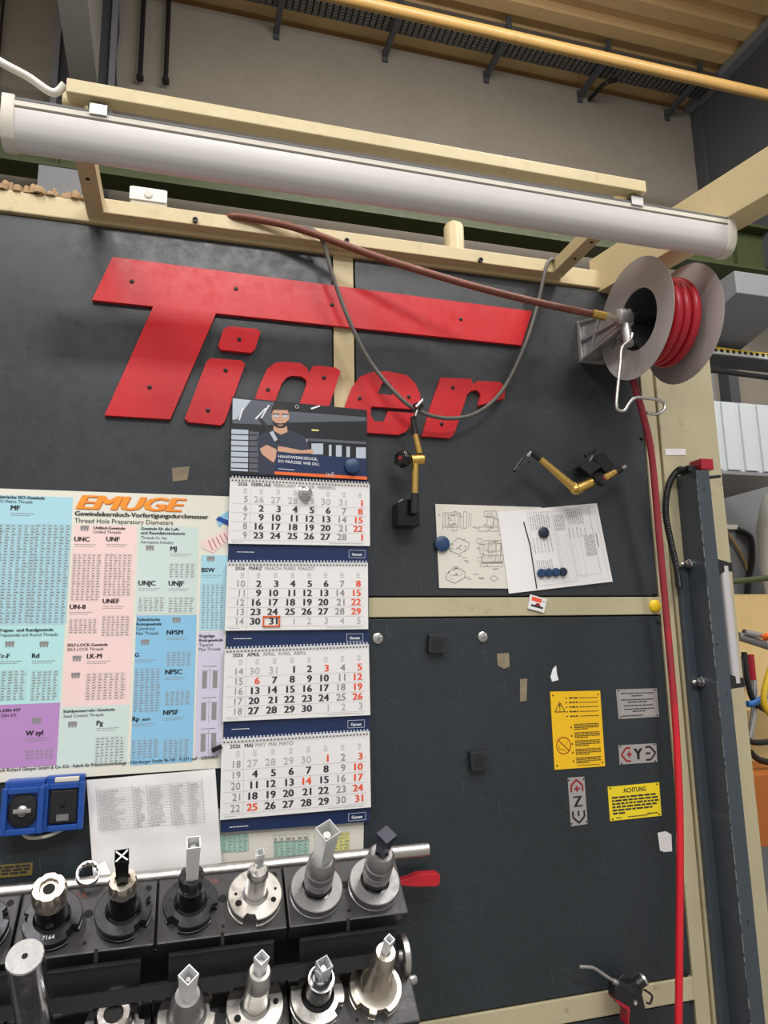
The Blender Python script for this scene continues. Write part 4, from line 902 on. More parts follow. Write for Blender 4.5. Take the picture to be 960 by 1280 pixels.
# ------------------------------------------------------------------ hose reel
m_winding = mat('winding_red', srgb(176, 28, 44), .36, var=.1, vscale=20)
RC = Vector((0, -.20, 2.333)); X1, X2_, RD = 1.081, 1.203, .150
t = thing('hose_reel', (1.07, 0, 2.30), 'grey metal hose reel with red hose mounted at the upper right', 'hose reel')
EX = Vector((1, 0, 0))
def ringdisc(x, ri, ro, dish): 
    return [(ri, x), (ri, x+.003), (ro-.012, x+.003+dish), (ro, x+.003+dish*1.4), (ro+.002, x+dish*1.4), (ro-.012, x+dish)]
def ringlathe(prof, m, name):
    n_ = len(prof); b = MB(); seg = 64; vs = []
    for r_, x in prof:
        for i in range(seg):
            a = 2*PI*i/seg; vs.append((x, RC.y+r_*math.cos(a), RC.z+r_*math.sin(a)))
    fs = [(k*seg+i, k*seg+(i+1) % seg, ((k+1) % n_)*seg+(i+1) % seg, ((k+1) % n_)*seg+i) for k in range(n_) for i in range(seg)]
    b.add(vs, fs); return b.build(name, m, t, smooth=35)
ringlathe(ringdisc(X1, .078, RD, -.006), m_galv, 'side_disc')
ringlathe(ringdisc(X2_, .030, RD, .006), m_galv, 'side_disc')
ringlathe([(.079, X1+.002), (.084, X1+.002), (.084, X2_), (.079, X2_)], m_greydk, 'drum')
for k in range(4):
    o = MB().torus((X1+.018+k*.0255, RC.y, RC.z), EX, .097+.003*(k % 2), .0125, 56, 10).build('hose_winding', m_winding, t, smooth=60)
for k in range(3):
    a = 2*PI*k/3+.4; d_ = Vector((0, math.cos(a), math.sin(a)))
    MB().cyl(Vector((X2_-.02, RC.y, RC.z))+d_*.01, Vector((X2_-.02, RC.y, RC.z))+d_*.08, .009).build('spoke', m_greydk, t)
MB().cyl((1.035, RC.y, RC.z), (X2_, RC.y, RC.z), .014).build('axle', m_darksteel, t, smooth=40)
MB().lathe((1.020, RC.y, RC.z), EX, [(.016, 0), (.021, .004), (.021, .034), (.017, .040)], 24).build('swivel_housing', m_alu, t, smooth=40)
MB().cyl((1.058, RC.y, RC.z), (1.10, RC.y+.03, RC.z+.028), .007).build('hose_nipple', m_steel, t, smooth=40)
MB().cyl((1.045, RC.y, RC.z-.005), (1.045, RC.y-.006, RC.z-.075), .011, .013).build('crank_hub', m_alu, t, smooth=40)
fx0, fx1 = at(722, 430, -.004).x, at(722, 430, -.004).x+.075
fz0, fz1 = at(728, 450, -.004).z-.01, at(728, 408, -.004).z+.01
MB().box(fx0, fx1, -.014, -.003, fz0, fz1).build('mounting_plate', m_alu, t, bevel=.003)
for xx, hx in ((fx0+.004, 1.040), (fx1-.008, 1.055)):
    A1, A2, H1, H2 = Vector((xx, -.014, fz1-.005)), Vector((xx, -.014, fz0+.005)), Vector((hx, RC.y-.010, RC.z+.018)), Vector((hx, RC.y-.010, RC.z-.018))
    b = MB()
    for a_, c_ in ((A1, H1), (A2, H2), (A1.lerp(A2, .5), H1.lerp(H2, .5)), (A1.lerp(H1, .45), A2.lerp(H2, .2)), (A1, A2)):
        d_ = c_-a_; b.obox((a_+c_)/2, d_/2, Vector((.0035, 0, 0)), d_.cross(EX).normalized()*.0038)
    b.build('bracket_rib', m_alu, t, bevel=.001)
    MB().prism([A1+EX*.004, A2+EX*.004, H2+EX*.004, H1+EX*.004], (.0025, 0, 0)).build('bracket_wall', m_alu, t)
MB().prism([(fx0+.01, -.014, fz0+.02), (fx1-.012, -.014, fz0+.02), (1.056, RC.y, RC.z-.012), (1.037, RC.y, RC.z-.012)], (0, 0, .008)).build('bracket_web', m_alu, t)
for dz in (.02, -.02): MB().lathe(((fx0+fx1)/2, -.014, (fz0+fz1)/2+dz), (0, -1, 0), [(.006, 0), (.006, .005), (.003, .006)], 12).build('bolt', m_darksteel, t)
cy_ = RC.y-.028
def Cr(cx, cyy): return at(700+cx/4.8, 300+cyy/4.8, cy_)
MB().tube([Cr(435, 560), Cr(422, 600), Cr(372, 645), Cr(362, 740), Cr(350, 850), Cr(338, 980), Cr(348, 1018), Cr(385, 1024), Cr(410, 985), Cr(440, 952), Cr(480, 945), Cr(560, 955), Cr(618, 972), Cr(630, 1000), Cr(608, 1035), Cr(560, 1045), Cr(520, 1035)], .0040, 10, 5).build('crank_handle', m_steel, t, smooth=60)
# feed hose
hs = thing('feed_hose', at(290, 272, -.03), 'brown rubber hose running from the top rail to the reel swivel', 'hose')
pts = [Vector((.055, .03, 2.582)), at(287, 271, -.035), at(320, 274, -.05), at(380, 288, -.065), at(480, 324, -.10), at(600, 360, -.145), at(690, 382, -.18), at(748, 394, RC.y)]
MB().tube(pts, .0088, 12, 8).build('hose', m_rust, hs, smooth=60)
MB().cyl(at(740, 392, RC.y), at(764, 397, RC.y), .0105).build('ferrule', m_brass, hs, smooth=40)
MB().lathe(at(756, 395.5, RC.y), (at(775, 399, RC.y)-at(756, 395.5, RC.y)), [(.012, 0), (.012, .018), (.009, .020), (.009, .045)], 6).build('hex_nut', m_warm, hs)
# red hose hanging down
rh = thing('air_hose', (1.25, -.06, 0), 'red air hose hanging from the reel down the cream post', 'hose')
hp_ = spline([Vector(p) for p in ((1.108, RC.y+.10, RC.z), (1.107, RC.y+.09, RC.z-.06), at(795, 488, -.12), at(803, 515, -.115), at(814, 565, -.095), at(823, 660, -.07), at(832, 760, -.05), at(841, 860, -.05), at(846, 930, -.05), at(849.5, 1010, -.055), at(850, 1100, -.06), at(849, 1200, -.065), at(848, 1290, -.07), at(846, 1400, -.075))], 8)
m_ah = mat('two_tone_red_hose', srgb(205, 30, 44), .36, var=.08, vscale=20)
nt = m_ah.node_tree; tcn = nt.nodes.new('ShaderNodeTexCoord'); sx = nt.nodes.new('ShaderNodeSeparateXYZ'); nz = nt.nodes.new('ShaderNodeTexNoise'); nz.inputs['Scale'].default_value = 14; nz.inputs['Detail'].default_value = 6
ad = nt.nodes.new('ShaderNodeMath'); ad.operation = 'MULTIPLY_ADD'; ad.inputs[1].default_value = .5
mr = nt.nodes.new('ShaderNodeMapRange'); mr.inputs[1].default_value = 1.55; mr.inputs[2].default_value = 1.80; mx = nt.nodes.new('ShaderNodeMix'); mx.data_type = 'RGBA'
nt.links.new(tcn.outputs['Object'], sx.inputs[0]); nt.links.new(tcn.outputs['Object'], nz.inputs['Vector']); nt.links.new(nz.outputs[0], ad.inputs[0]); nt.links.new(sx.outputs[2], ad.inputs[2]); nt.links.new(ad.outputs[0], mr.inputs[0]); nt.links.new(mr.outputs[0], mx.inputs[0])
pb = nt.nodes['Principled BSDF']; nt.links.new(pb.inputs['Base Color'].links[0].from_socket, mx.inputs[6]); mx.inputs[7].default_value = (*srgb(146, 44, 54), 1); nt.links.new(mx.outputs[2], pb.inputs['Base Color'])   # darker, duller red on the upper run, blended by height and noise
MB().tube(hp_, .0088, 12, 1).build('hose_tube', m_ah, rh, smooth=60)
# grey cable loop
pts = [at(392, 310, .02), at(372, 287, -.03), at(378, 284, -.05), at(392, 288, -.058), at(404, 303, -.062), at(416, 345, -.055), at(434, 395, -.045), at(460, 448, -.045), at(495, 492, -.055), at(524, 514, -.06), at(560, 523, -.055), at(596, 516, -.045), at(628, 488, -.035), at(655, 435, -.035), at(671, 385, -.045), at(680, 345, -.06), at(684, 330, -.062), at(690, 324, -.05), at(692, 330, .0)]
tag(MB().tube(pts, .0052, 10, 8).build('cable_loop', m_cable, smooth=60), 'grey cable hanging in a loop across the red lettering', 'cable')

# ================================================================== DARK VERTICAL PROFILE WITH HANDLE (right)
t = thing('cover_profile', (1.32, -.03, 0), 'tall dark grey sliding cover profile standing on the cream post', 'profile')
PX0, PX1, PYF = 1.302, 1.344, -.093
zt_ = at(856, 592, -.05).z
MB().box(PX0, PX1, PYF, -.0125, .02, zt_).build('profile_body', m_boxpaint, t, bevel=.002)
zl = at(842, 708, -.02).z
MB().box(1.272, PX0-.001, -.026, -.0125, .02, zl).build('flat_strip', m_boxpaint, t, bevel=.001)
for px, py in ((863, 705), (878, 852)):
    q = at(px, py, -.045); q = atx(px, py, PX0)
    MB().lathe((PX0, q.y, q.z), (-1, 0, 0), [(.013, 0), (.013, .004), (.010, .006), (.010, .012), (.0065, .014), (.0065, .026), (.003, .030)], 18).build('knob_screw', m_chrome, t, smooth=40)
for px, py in ((880, 612), (896, 805), (908, 868), (935, 1152)):
    q = at(px, py, PYF); MB().lathe((min(max(q.x, PX0+.006), PX1-.006), PYF, q.z), (0, -1, 0), [(.0028, 0), (.002, .001)], 10).build('hole_plug', m_gap, t)
b = MB(); z = .45; rs = random.Random(5)
while z < zt_-.01:
    l = rs.uniform(.002, .03)
    if rs.random() < .75: b.box(PX0-.0004, PX0+rs.uniform(.0004, .0018), PYF-.0005, PYF+.002, z, min(z+l, zt_-.003))
    z += l+rs.uniform(.001, .014)
stuff(b.build('scuff_marks', mat('bare_edge', srgb(112, 112, 112), .6, var=.3, vscale=40), t))
# top fittings
q = at(862, 586, -.06)
MB().box(1.295, 1.333, -.075, -.03, zt_, zt_+.018).build('switch', m_black, t, bevel=.002)
MB().box(1.322, 1.362, -.092, -.045, zt_+.004, zt_+.034).build('red_cap', m_redcap, t, bevel=.003)
MB().cyl((1.344, -.06, zt_-.012), (1.41, -.055, zt_-.004), .0055, .0045).build('pin', m_black, t, smooth=40)
cp = [Vector((1.296, -.055, zt_+.006)), at(848, 588, -.05), at(836, 606, -.045), at(832, 640, -.042), at(839, 680, -.04), at(846, 712, -.035), at(849, 735, -.03)]
b = MB().tube(cp, .0082, 12, 8); sp = spline(cp, 12)
for i in range(2, len(sp)-2): b.torus(sp[i], sp[i+1]-sp[i-1], .0082, .0014, 10, 5)
o = b.build('corrugated_conduit', m_black, t, smooth=60)
# handle on the right side of the profile
hz1, hz0 = at(905, 704, -.06).z, at(925, 858, -.06).z
for z0_, z1_ in ((hz1-.028, hz1+.004), (hz0-.004, hz0+.028)):
    MB().prism([(PX1, -.085, z0_), (1.395, -.085, z0_+.004), (1.395, -.085, z1_-.006), (PX1, -.085, z1_+.006)], (0, .03, 0)).build('handle_end', m_black, t, bevel=.002)
MB().cyl((1.374, -.072, hz0+.01), (1.374, -.072, hz1-.01), .0145, seg=24).build('handle_bar', mat('satin_aluminium', srgb(196, 192, 194), .5, .3), t, smooth=40)

# ================================================================== AIR GUN
t = thing('air_gun', at(790, 1262, -.05), 'dark air blow gun with bent steel nozzle on the bottom rail', 'air gun')
def A(cx, cy, Y=-.055): return at(715+cx/8.727, 1190+cy/8.727, Y)
MB().tube([A(78, 160), A(180, 162), A(250, 178), A(350, 245), A(470, 325)], .0038, 10, 5).build('nozzle', m_steel, t, smooth=60)
MB().cyl(A(455, 318), A(500, 345), .0065).build('nozzle_nut', m_alu, t, smooth=40)
MB().cyl(A(490, 335), A(650, 430), .010, .013).build('barrel', m_black, t, smooth=40)
out = [(470, 380), (540, 350), (640, 350), (700, 330), (780, 400), (770, 470), (800, 600), (850, 800), (600, 800), (620, 640), (530, 590), (465, 510)]
MB().prism([A(x, y, -.065) for x, y in out], (0, .028, 0)).build('gun_body', m_black, t, bevel=.003)
MB().cyl(A(700, 360), A(775, 300), .0125, .0135).build('inlet', m_black, t, smooth=40)
MB().cyl(A(765, 308), A(785, 292), .0142).build('inlet_ring', m_steel, t, smooth=40)
MB().prism([A(x, y, -.068) for x, y in ((465, 508), (500, 528), (628, 604), (634, 640), (622, 720), (622, 800), (607, 800), (610, 650), (590, 626), (490, 552))], (0, .030, 0)).build('trigger', m_redcap, t)
MB().lathe(A(688, 552, -.065), (0, -1, 0), [(.005, 0), (.005, .002), (.0025, .002), (.0025, .001)], 14).build('trigger_pin', m_chrome, t)
MB().tube([A(785, 410), A(870, 470), A(868, 520), A(850, 560), A(815, 555)], .0025, 8, 4).build('hanging_loop', m_black, t, smooth=60)
MB().tube([A(505, 305), A(570, 245), A(590, 250)], .0022, 8, 3).build('hook', m_black, t, smooth=60)
q = at(800, 1300, -.05)
MB().tube([A(720, 790), A(730, 900, -.06), A(760, 1300, -.06)], .013, 12, 4).build('gun_handle', m_black, t, smooth=60)

# ================================================================== BLUE BOXES, LABEL
def Bx(cx, cy, Y): return at(cx/4.8, 940+cy/4.8, Y)
def blue_case(x0, y0, x1, y1, Y, label, kind):
    a = Bx(x0, y0, Y); c = Bx(x1, y1, Y); t = thing('blue_case', ((a.x+c.x)/2, 0, c.z), label, 'case', 'blue plastic cases')
    x0_, x1_, z0_, z1_ = a.x, c.x, c.z, a.z; w_ = .011
    MB().box(x0_+.002, x1_-.002, Y+.012, -.0035, z0_+.002, z1_+.012).build('rear_shell', m_bluebox, t, bevel=.004)
    for r_ in ((x0_, x0_+w_, z0_, z1_), (x1_-w_, x1_, z0_, z1_), (x0_+w_, x1_-w_, z0_, z0_+w_), (x0_+w_, x1_-w_, z1_-w_, z1_)):
        MB().box(r_[0], r_[1], Y, Y+.012, r_[2], r_[3]).build('rim', m_bluebox, t, bevel=.002)
    if kind:
        MB().box(x0_+w_+.002, x1_-w_-.002, Y+.003, Y+.0115, z0_+w_+.002, z1_-w_-.002).build('insert', m_black, t, bevel=.003)
        xm, zm = (x0_+x1_)/2, (z0_+z1_)/2
        MB().lathe((xm, Y+.003, zm+.004), (0, -1, 0), [(.005, 0), (.005, .002), (.002, .003)], 14).build('button', m_blackgloss, t)
        MB().box(xm-.011, xm+.011, Y+.002, Y+.003, zm-.026, zm-.014).build('nameplate', m_greysteel, t)
        MB().box(x0_+.02, x1_-.012, Y+.004, Y+.02, z1_+.001, z1_+.010).build('lid_hinge', m_lampb, t, bevel=.002)
    else:
        xm, zm = (x0_+x1_)/2, (z0_+z1_)/2
        MB().lathe((xm, Y+.0115, zm), (0, -1, 0), [(.026, 0), (.026, .004), (.022, .006)], 20, notch=lambda an, r, h_: r*(1+.25*abs(math.sin(an)))).build('insert', m_black, t, smooth=40)
        MB().lathe((xm, Y+.006, zm), (0, -1, 0), [(.010, 0), (.010, .004), (.006, .007)], 16).build('turn_lock', m_steel, t, smooth=40)
        MB().box(xm-.016, xm+.016, Y+.001, Y+.006, zm-.004, zm+.004).build('lock_bar', m_steel, t, bevel=.001)
        for sx in (-1, 1):
            for sz in (-1, 1): MB().lathe((xm+sx*.033, Y+.0115, zm+sz*.040), (0, -1, 0), [(.004, 0), (.004, .002)], 10).build('screw', m_steel, t)
blue_case(258, 195, 495, 465, -.040, 'blue plastic case with a square black insert left of the printout', True)
blue_case(10, 225, 250, 490, -.052, 'blue plastic case with a metal turn lock at the left edge', False)
o = MB().tube([Bx(140, 490, -.03), Bx(180, 515, -.03), Bx(280, 505, -.03), Bx(375, 465, -.03)], .004, 8, 5).build('case_strap', m_lampb, smooth=60); tag(o, 'beige strap curving under the two blue cases', 'strap')
s = psheet([(-20, 1083), (41, 1078), (40, 1094), (-20, 1099)], -.0045); t = thing('brass_label', s.c[3], 'worn brass label strip on the panel at the left edge', 'label'); s.body(.001).build('plate', mat('worn_brass', srgb(128, 112, 60), .5, .4, var=.4, vscale=40), t)
for k in range(3): s.words(.004, s.w-.004, s.h*(.2+.25*k), .004, m_inkd)
flush(s, t, 'label_print')

# ================================================================== TOOL RACK
AN = math.radians(49); NV = Vector((0, -math.cos(AN), math.sin(AN))); UV = Vector((0, math.sin(AN), math.cos(AN))); XV = Vector((1, 0, 0))
ROW1 = Vector((0, -.190, 1.086)); ROW2 = Vector((0, -.250, .925))
rk = thing('tool_rack', (0, -.2, 0), 'black tool trolley frame with tilted rows in front of the lower panel', 'rack')
MB().box(-.78, .425, -.118, -.112, .45, 1.0).build('back_sheet', m_black, rk)
for x in (-.76, .405): MB().box(x, x+.03, -.15, -.119, .0, .95).build('upright', m_black, rk, bevel=.003)
MB().box(-.78, .44, -.32, -.10, .16, .19).build('base_tray', m_black, rk, bevel=.004)
for c0, dn in ((ROW1, -.068), (ROW2, -.068)):
    cc = c0+NV*dn+UV*.0; MB().obox((-.165, cc.y, cc.z), XV*.60, UV*.045, NV*.0035).build('row_plate', m_darksteel, rk, bevel=.001)
q = at(100, 1252, -.262)
MB().box(-.78, .40, -.27, -.215, q.z-.010, q.z-.006).box(-.78, .40, -.27, -.266, q.z-.006, q.z+.012).build('angle_rail', m_darksteel, rk)
MB().cyl((-.78, -.235, at(440, 1203, -.235).z), (.415, -.235, at(440, 1203, -.235).z), .009).build('cross_rod', m_greysteel, rk, smooth=40)
zr_ = at(470, 1068, -.075).z
MB().cyl((-.78, -.075, zr_), (at(535, 1066, -.075).x, -.075, zr_), .0135, seg=24).build('round_bar', m_brush, rk, smooth=40)
MB().lathe((.418, -.205, at(495, 1195, -.205).z), (1, 0, 0), [(.030, 0), (.036, .004), (.036, .014), (.030, .018)], 36).build('end_disc', m_steel, rk, smooth=40)
MB().lathe((.437, -.20, at(505, 1226, -.20).z), (1, 0, 0), [(.009, 0), (.009, .014), (.007, .017)], 16).build('end_bolt', m_steel, rk, smooth=40)
for px0, px1, py0, py1, ph in ((61, 176, 1214, 1204, 34), (211, 342, 1193, 1178, 34), (374, 494, 1174, 1160, 27), (-120, 22, 1232, 1221, 34)):
    a = at(px0, py0, -.238); c = at(px1, py1, -.238); hh = .049
    o = MB().box(a.x, c.x, -.242, -.238, a.z-hh, a.z).build('label_holder', m_black, rk, bevel=.0008)
    MB().box(a.x, c.x, -.250, -.238, a.z, a.z+.0025).build('holder_lip', m_darksteel, o, bevel=.0006)
    MB().box((a.x+c.x)/2-.003, (a.x+c.x)/2+.003, -.240, -.236, a.z+.003, a.z+.024).build('holder_pin', m_darksteel, o)
lv = thing('red_lever', at(525, 1103, -.05), 'red plastic lever handle sticking out at the right end of the rack', 'lever')
yl = -.055
MB().prism([at(x, y, yl) for x, y in ((499, 1101), (513, 1097), (522, 1092.5), (547, 1091), (550.5, 1094), (550, 1105), (546, 1108.5), (519, 1109), (508, 1108), (499, 1107))], (0, .022, 0)).build('grip', m_redcap if False else mat('lever_red', srgb(190, 28, 44), .4), lv, bevel=.003)
MB().cyl(at(504, 1104, yl+.011), (at(504, 1104, yl+.011).x-.06, yl+.011, at(504, 1104, yl).z), .006).build('shank', m_darksteel, lv)

BP = .2345
def block(ix, row, label):
    x0 = -.031-BP+ix*BP+.002; x1 = x0+BP-.004; xm = (x0+x1)/2
    cen = Vector((xm, row.y, row.z))
    t = thing('tool_block', cen+NV*-.064-UV*.058, label, 'tool block', 'tool holder blocks')
    c0 = cen+NV*-.044+UV*.0025
    MB().obox(c0, XV*(x1-x0)/2, UV*.0605, NV*.020).build('block_body', m_block, t, bevel=.003)
    top = cen+NV*-.0239
    for dx, du, r_ in ((.0, .012, .0075), (.100, .048, .006), (.0, -.04, .003)):
        MB().lathe(top+XV*dx+UV*du, NV, [(r_, 0), (r_, .0006)], 18).build('hole', m_gap, t)
    s = Sheet(top+XV*-.035+UV*.056, top+XV*.02+UV*.056, top+XV*.02+UV*.04, top+XV*-.035+UV*.04, NV)
    s.text('TUL', .004, .003, .010, m_rust, .02); flush(s, t, 'block_lettering')
    return t
block(-1, ROW1, 'leftmost black tool block of the upper row, cut by the frame'); block(0, ROW1, 'black tool block below the blue cases'); block(1, ROW1, 'black tool block in the middle of the upper row'); block(2, ROW1, 'black tool block at the right end of the upper row')
block(-1, ROW2, 'lower-row tool block at the left edge'); block(0, ROW2, 'lower-row tool block left of the middle'); block(1, ROW2, 'lower-row tool block in the middle'); block(2, ROW2, 'lower-row tool block at the right end')

FL = [(.030, -.026), (.047, -.026), (.04875, -.0245), (.04875, -.0165), (.0425, -.0145), (.0425, -.0115), (.04875, -.0095), (.04875, -.001), (.0475, 0), (.012, 0)]
FL5 = [(.030, -.034), (.047, -.034), (.05, -.032), (.05, -.020), (.045, -.018), (.045, -.014), (.05, -.012), (.05, -.001), (.0485, 0), (.012, 0)]
def notcher(angs, hw=.22, depth=.039):
    if not angs: return None
    def f(a, r, h):
        for c in angs:
            dd = (a-math.radians(c)+PI) % (2*PI)-PI
            if abs(dd) < hw: return min(r, depth)
        return r
    return f
def holder(x, row, label, fm, notch, segs, flange=FL, holes=(), sleeve=None, hole_r=0, extra=None):
    o = Vector((x, row.y, row.z)); t = thing('tool_holder', o+NV*-.026, label, 'tool holder', 'tool holders in the rack')
    MB().lathe(o, NV, flange, 96, XV, notcher(notch)).build('flange', fm, t, smooth=30)
    top = 0
    for name, m, prof, *no in segs:
        MB().lathe(o, NV, prof, 48, XV, no[0] if no else None).build(name, m, t, smooth=32); top = max(top, prof[-1][1])
    for ang, rr_, r_ in holes:
        a = math.radians(ang); MB().lathe(o+(XV*math.cos(a)+UV*math.sin(a))*rr_, NV, [(r_, .0002), (r_, .0008)], 16).build('bolt_hole', m_gap, t)
    if hole_r: MB().lathe(o+NV*top, NV, [(hole_r, -.001), (hole_r, .0006)], 24).build('bore', m_gap, t)
    if sleeve:
        sm, h0, h1, hw0, hw1, rot, tool = sleeve
        a = math.radians(rot); e1 = XV*math.cos(a)+UV*math.sin(a); e2 = -XV*math.sin(a)+UV*math.cos(a)
        th = .0016; b = MB(); ring = []
        for hh, hw in ((h0, hw0), (h1-.010, hw0*.4+hw1*.6), (h1-.010, hw1), (h1, hw1)): ring.append([o+NV*hh+e1*sx*hw+e2*sy*hw for sx, sy in ((-1, -1), (1, -1), (1, 1), (-1, 1))])
        inn = [[o+NV*hh+e1*sx*hw+e2*sy*hw for sx, sy in ((-1, -1), (1, -1), (1, 1), (-1, 1))] for hh, hw in ((h1, hw1-th), (h1-.012 if tool == 'closed' else h0+.004, hw0-th))]
        allr = ring+inn; vs = [p for r_ in allr for p in r_]; fs = []
        for k in range(len(allr)-1):
            for i in range(4): fs.append((k*4+i, k*4+(i+1) % 4, (k+1)*4+(i+1) % 4, (k+1)*4+i))
        fs.append((3, 2, 1, 0)); k = (len(allr)-1)*4; fs.append((k, k+1, k+2, k+3)); b.add(vs, fs)
        b.build('protective_sleeve', sm, t)
        if tool == 'cross':
            for d_, e_ in ((e1+e2, e1-e2), (e1-e2, e1+e2)): MB().obox(o+NV*(h1-.0015), d_.normalized()*hw1*1.3, e_.normalized()*.0012, NV*.0012).build('sleeve_rib', m_inkw, t)
        elif tool == 'lid':
            MB().obox(o+NV*(h1+.0005), e1*hw1, e2*hw1, NV*.001).build('sleeve_lid', sm, t, bevel=.0005)
        elif tool != 'closed':
            MB().cyl(o+NV*h0, o+NV*(h1-.014), tool, seg=12).build('cutting_tool', m_steel, t, smooth=40)
    if extra: extra(o, t)
    return t
def slots(n_, amp=.93, w=.16):
    def f(a, r, h):
        p = (a*n_/(2*PI)) % 1; return r*amp if p < w else r
    return f
NUT = lambda r, h0, h1: [(r*.93, h0), (r, h0+.003), (r, h1-.010), (r*.90, h1), (r*.55, h1), (r*.5, h1-.006)]
def nutpair(r, h0, h1, m): return ('clamp_nut', m, NUT(r, h0, h1), slots(6))
def writing(txt, ang):
    def f(o, t):
        c = o+NV*.0004-UV*.036; s = Sheet(c-XV*.02+UV*.006, c+XV*.02+UV*.006, c+XV*.02-UV*.006, c-XV*.02-UV*.006, NV)
        s.text(txt, .02, .002, .007, m_inkw, 0, 'c'); flush(s, t, 'engraving')
    return f
x1_ = [-.322, -.205, -.088, .028, .145, .262, .377]
holder(x1_[0], ROW1, 'dark tool holder at the left edge, cut by the frame', m_darksteel, (20,), [('shank', m_blackgloss, [(.030, 0), (.028, .004), (.025, .045)]), nutpair(.027, .045, .078, m_steel)], hole_r=.010)
holder(x1_[1], ROW1, 'black-flanged collet holder with an empty dark bore below the blue cases', m_darksteel, (-38, 178), [('shank', m_blackgloss, [(.031, 0), (.027, .004), (.025, .045)]), ('collar', m_warm, [(.0255, .045), (.0265, .047), (.0265, .055), (.0255, .057)]), nutpair(.0285, .055, .086, m_warm)], hole_r=.0095, extra=writing('7164', 0))
holder(x1_[2], ROW1, 'black-flanged collet holder with a black square sleeve showing a white cross', m_darksteel, (-48, 8), [('shank', m_blackgloss, [(.031, 0), (.026, .004), (.0225, .055)]), nutpair(.0245, .055, .086, m_warm)], sleeve=(m_blackgloss, .080, .152, .0095, .0115, 4, 'cross'))
holder(x1_[3], ROW1, 'black-flanged collet holder with a tall clear sleeve over a shiny tool', m_darksteel, (-130, -25), [('shank', m_blackgloss, [(.030, 0), (.025, .004), (.0215, .045)]), ('collar', m_chrome, [(.0225, .045), (.0225, .050)]), nutpair(.0235, .050, .078, m_darksteel)], sleeve=(m_frost, .070, .170, .0105, .0115, 2, .006))
holder(x1_[4], ROW1, 'bright steel tool holder with four bolt holes and a tiny clear sleeve', m_brush, (-105,), [('shank', m_brush, [(.024, 0), (.0195, .004), (.0195, .062)]), ('clamp_nut', m_steel, [(.0195, .0625), (.0190, .068), (.015, .074), (.012, .074), (.011, .070)])], flange=FL5, holes=((-155, .035, .006), (-25, .036, .005), (175, .036, .003), (8, .038, .0028)), sleeve=(m_clear, .085, .125, .0058, .0068, 12, .003))
HY = lambda m: [('shank', m_blackgloss, [(.029, .0002), (.0255, .001), (.0255, .018)]), ('lower_ring', m, [(.0265, .018), (.0275, .020), (.0275, .034), (.0235, .0365)]), ('middle_ring', m, [(.0235, .0375), (.0275, .040), (.0275, .054), (.0235, .0565)]), ('upper_ring', m, [(.0235, .0575), (.0270, .060), (.0255, .078), (.020, .086), (.013, .086), (.012, .080)])]
holder(x1_[5], ROW1, 'grey ringed chuck with a large clear square sleeve', m_greysteel, (), HY(m_greysteel), flange=FL5, sleeve=(m_clear, .080, .170, .0125, .0165, 28, .007))
holder(x1_[6], ROW1, 'grey ringed chuck with a dark navy square cap at the right end', m_greysteel, (), HY(m_greysteel), flange=FL5, sleeve=(m_navyplast, .080, .140, .0085, .0140, 32, 'lid'))
x2_ = [-.091, .025, .141, .252, .360]
holder(x2_[0], ROW2, 'polished steel collet holder with an empty black bore at the bottom edge', m_steel, (20, 200), [('shank', m_steel, [(.034, 0), (.031, .012)]), ('clamp_nut', m_chrome, [(.030, .012), (.032, .016), (.030, .032), (.025, .042), (.0155, .042), (.0135, .036)])], hole_r=.0135)
holder(x2_[1], ROW2, 'matt steel tool holder with a frosted white cap in the lower row', m_brush, (12, 222), [('shank', m_greysteel, [(.034, 0), (.029, .004), (.027, .040), (.021, .062), (.020, .066)])], sleeve=(m_frost, .060, .128, .0098, .0118, 42, .004))
holder(x2_[2], ROW2, 'shiny steel tool holder marked X with a frosted sleeve in the lower row', m_brush, (), [('shank', m_brush, [(.026, 0), (.0215, .004), (.0205, .064), (.0212, .066)]), ('nose', m_steel, [(.0212, .0665), (.0195, .104), (.017, .108), (.011, .108), (.010, .100)])], flange=FL5, holes=((-150, .036, .006), (0, .036, .005)), sleeve=(m_frost, .100, .150, .0075, .0092, 38, .004), extra=writing('X', 0))
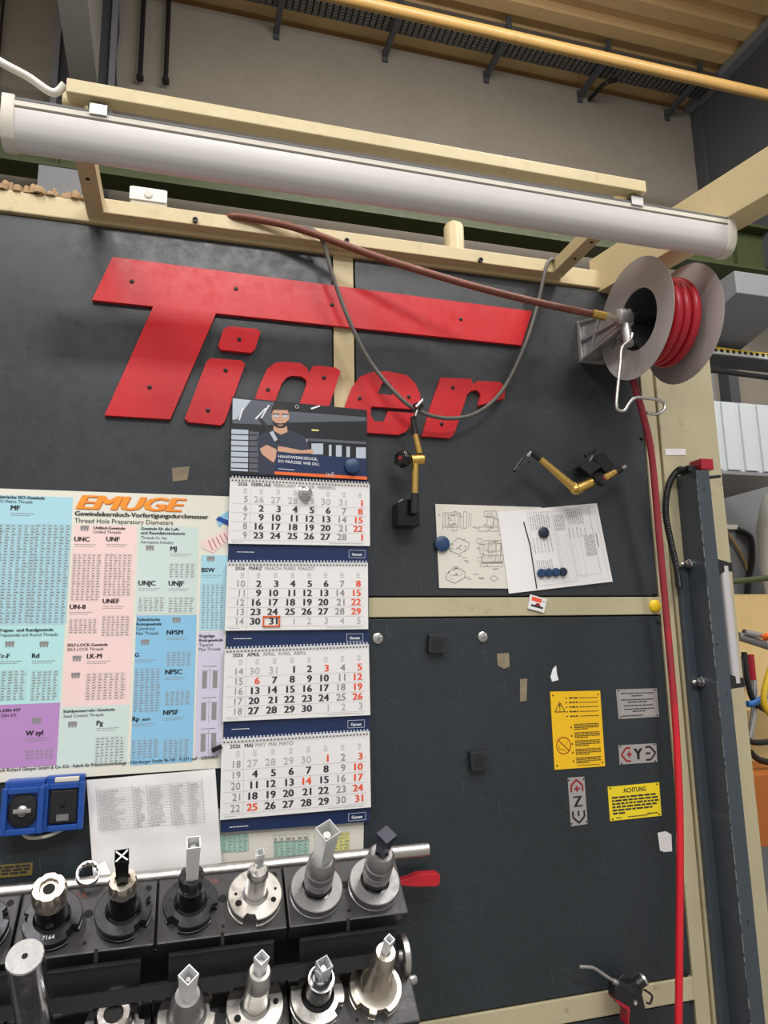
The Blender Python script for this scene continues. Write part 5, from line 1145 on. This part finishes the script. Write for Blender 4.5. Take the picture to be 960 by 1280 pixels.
holder(x2_[3], ROW2, 'grey-flanged tool holder with black shank and clear pointed sleeve', m_brush, (140, 322), [('shank', m_blackgloss, [(.030, 0), (.024, .004), (.022, .050)]), ('collar', m_chrome, [(.0225, .050), (.0235, .052), (.0235, .055)]), ('nose', m_blackgloss, [(.019, .055), (.019, .062), (.012, .065)])], sleeve=(m_clear, .062, .102, .0098, .0110, 22, .005), extra=writing('F402', 0))
holder(x2_[4], ROW2, 'warm steel shrink-fit holder with tapered nose at the right end', m_warm, (230, 275), [('shank', m_warm, [(.040, 0), (.031, .003), (.025, .010), (.0225, .020), (.0205, .075), (.0195, .105), (.0170, .112), (.009, .112), (.008, .104)])], sleeve=(m_frost, .106, .152, .0058, .0070, 35, .003))
# tall ground mandrel
o = Vector((-.208, -.25, .925)); t = thing('ground_mandrel', o, 'tall polished steel cylinder with a centre hole at the lower left', 'cylinder')
MB().lathe(o, NV, [(.0262, -.02), (.0262, .238), (.0250, .240), (.0045, .240), (.003, .235)], 48).build('cylinder_body', m_chrome, t, smooth=30)
MB().lathe(o+NV*.2385, NV, [(.0249, 0), (.0249, .0018)], 48).build('end_face', mat('turned_face', (.34, .34, .34), .55, .6, var=.3, vscale=30), t)
MB().lathe(o+NV*.2400, NV, [(.0042, 0), (.0042, .0008)], 16).build('centre_hole', m_gap, t)
# ring nut leaning behind
q = at(110, 1092, -.135); ax = Vector((.12, -.80, .55)).normalized()
def ringnut():
    e1 = ax.orthogonal().normalized(); e2 = ax.cross(e1); b = MB(); seg = 48; vs = []
    prof = [(.0215, -.007), (.0215, .006), (.0205, .007), (.0165, .007), (.0155, .006), (.0155, -.007)]
    for k, (r_, h_) in enumerate(prof):
        for i in range(seg):
            a = 2*PI*i/seg; rr_ = r_+(.0016 if (k in (3, 4, 5) and (i//2) % 2) else 0)
            vs.append(q+ax*h_+(e1*math.cos(a)+e2*math.sin(a))*rr_)
    n_ = len(prof); b.add(vs, [(k*seg+i, k*seg+(i+1) % seg, ((k+1) % n_)*seg+(i+1) % seg, ((k+1) % n_)*seg+i) for k in range(n_) for i in range(seg)])
    return b
tag(ringnut().build('ring_nut', m_steel, smooth=35), 'steel ring with notched bore behind the black tool block', 'ring')
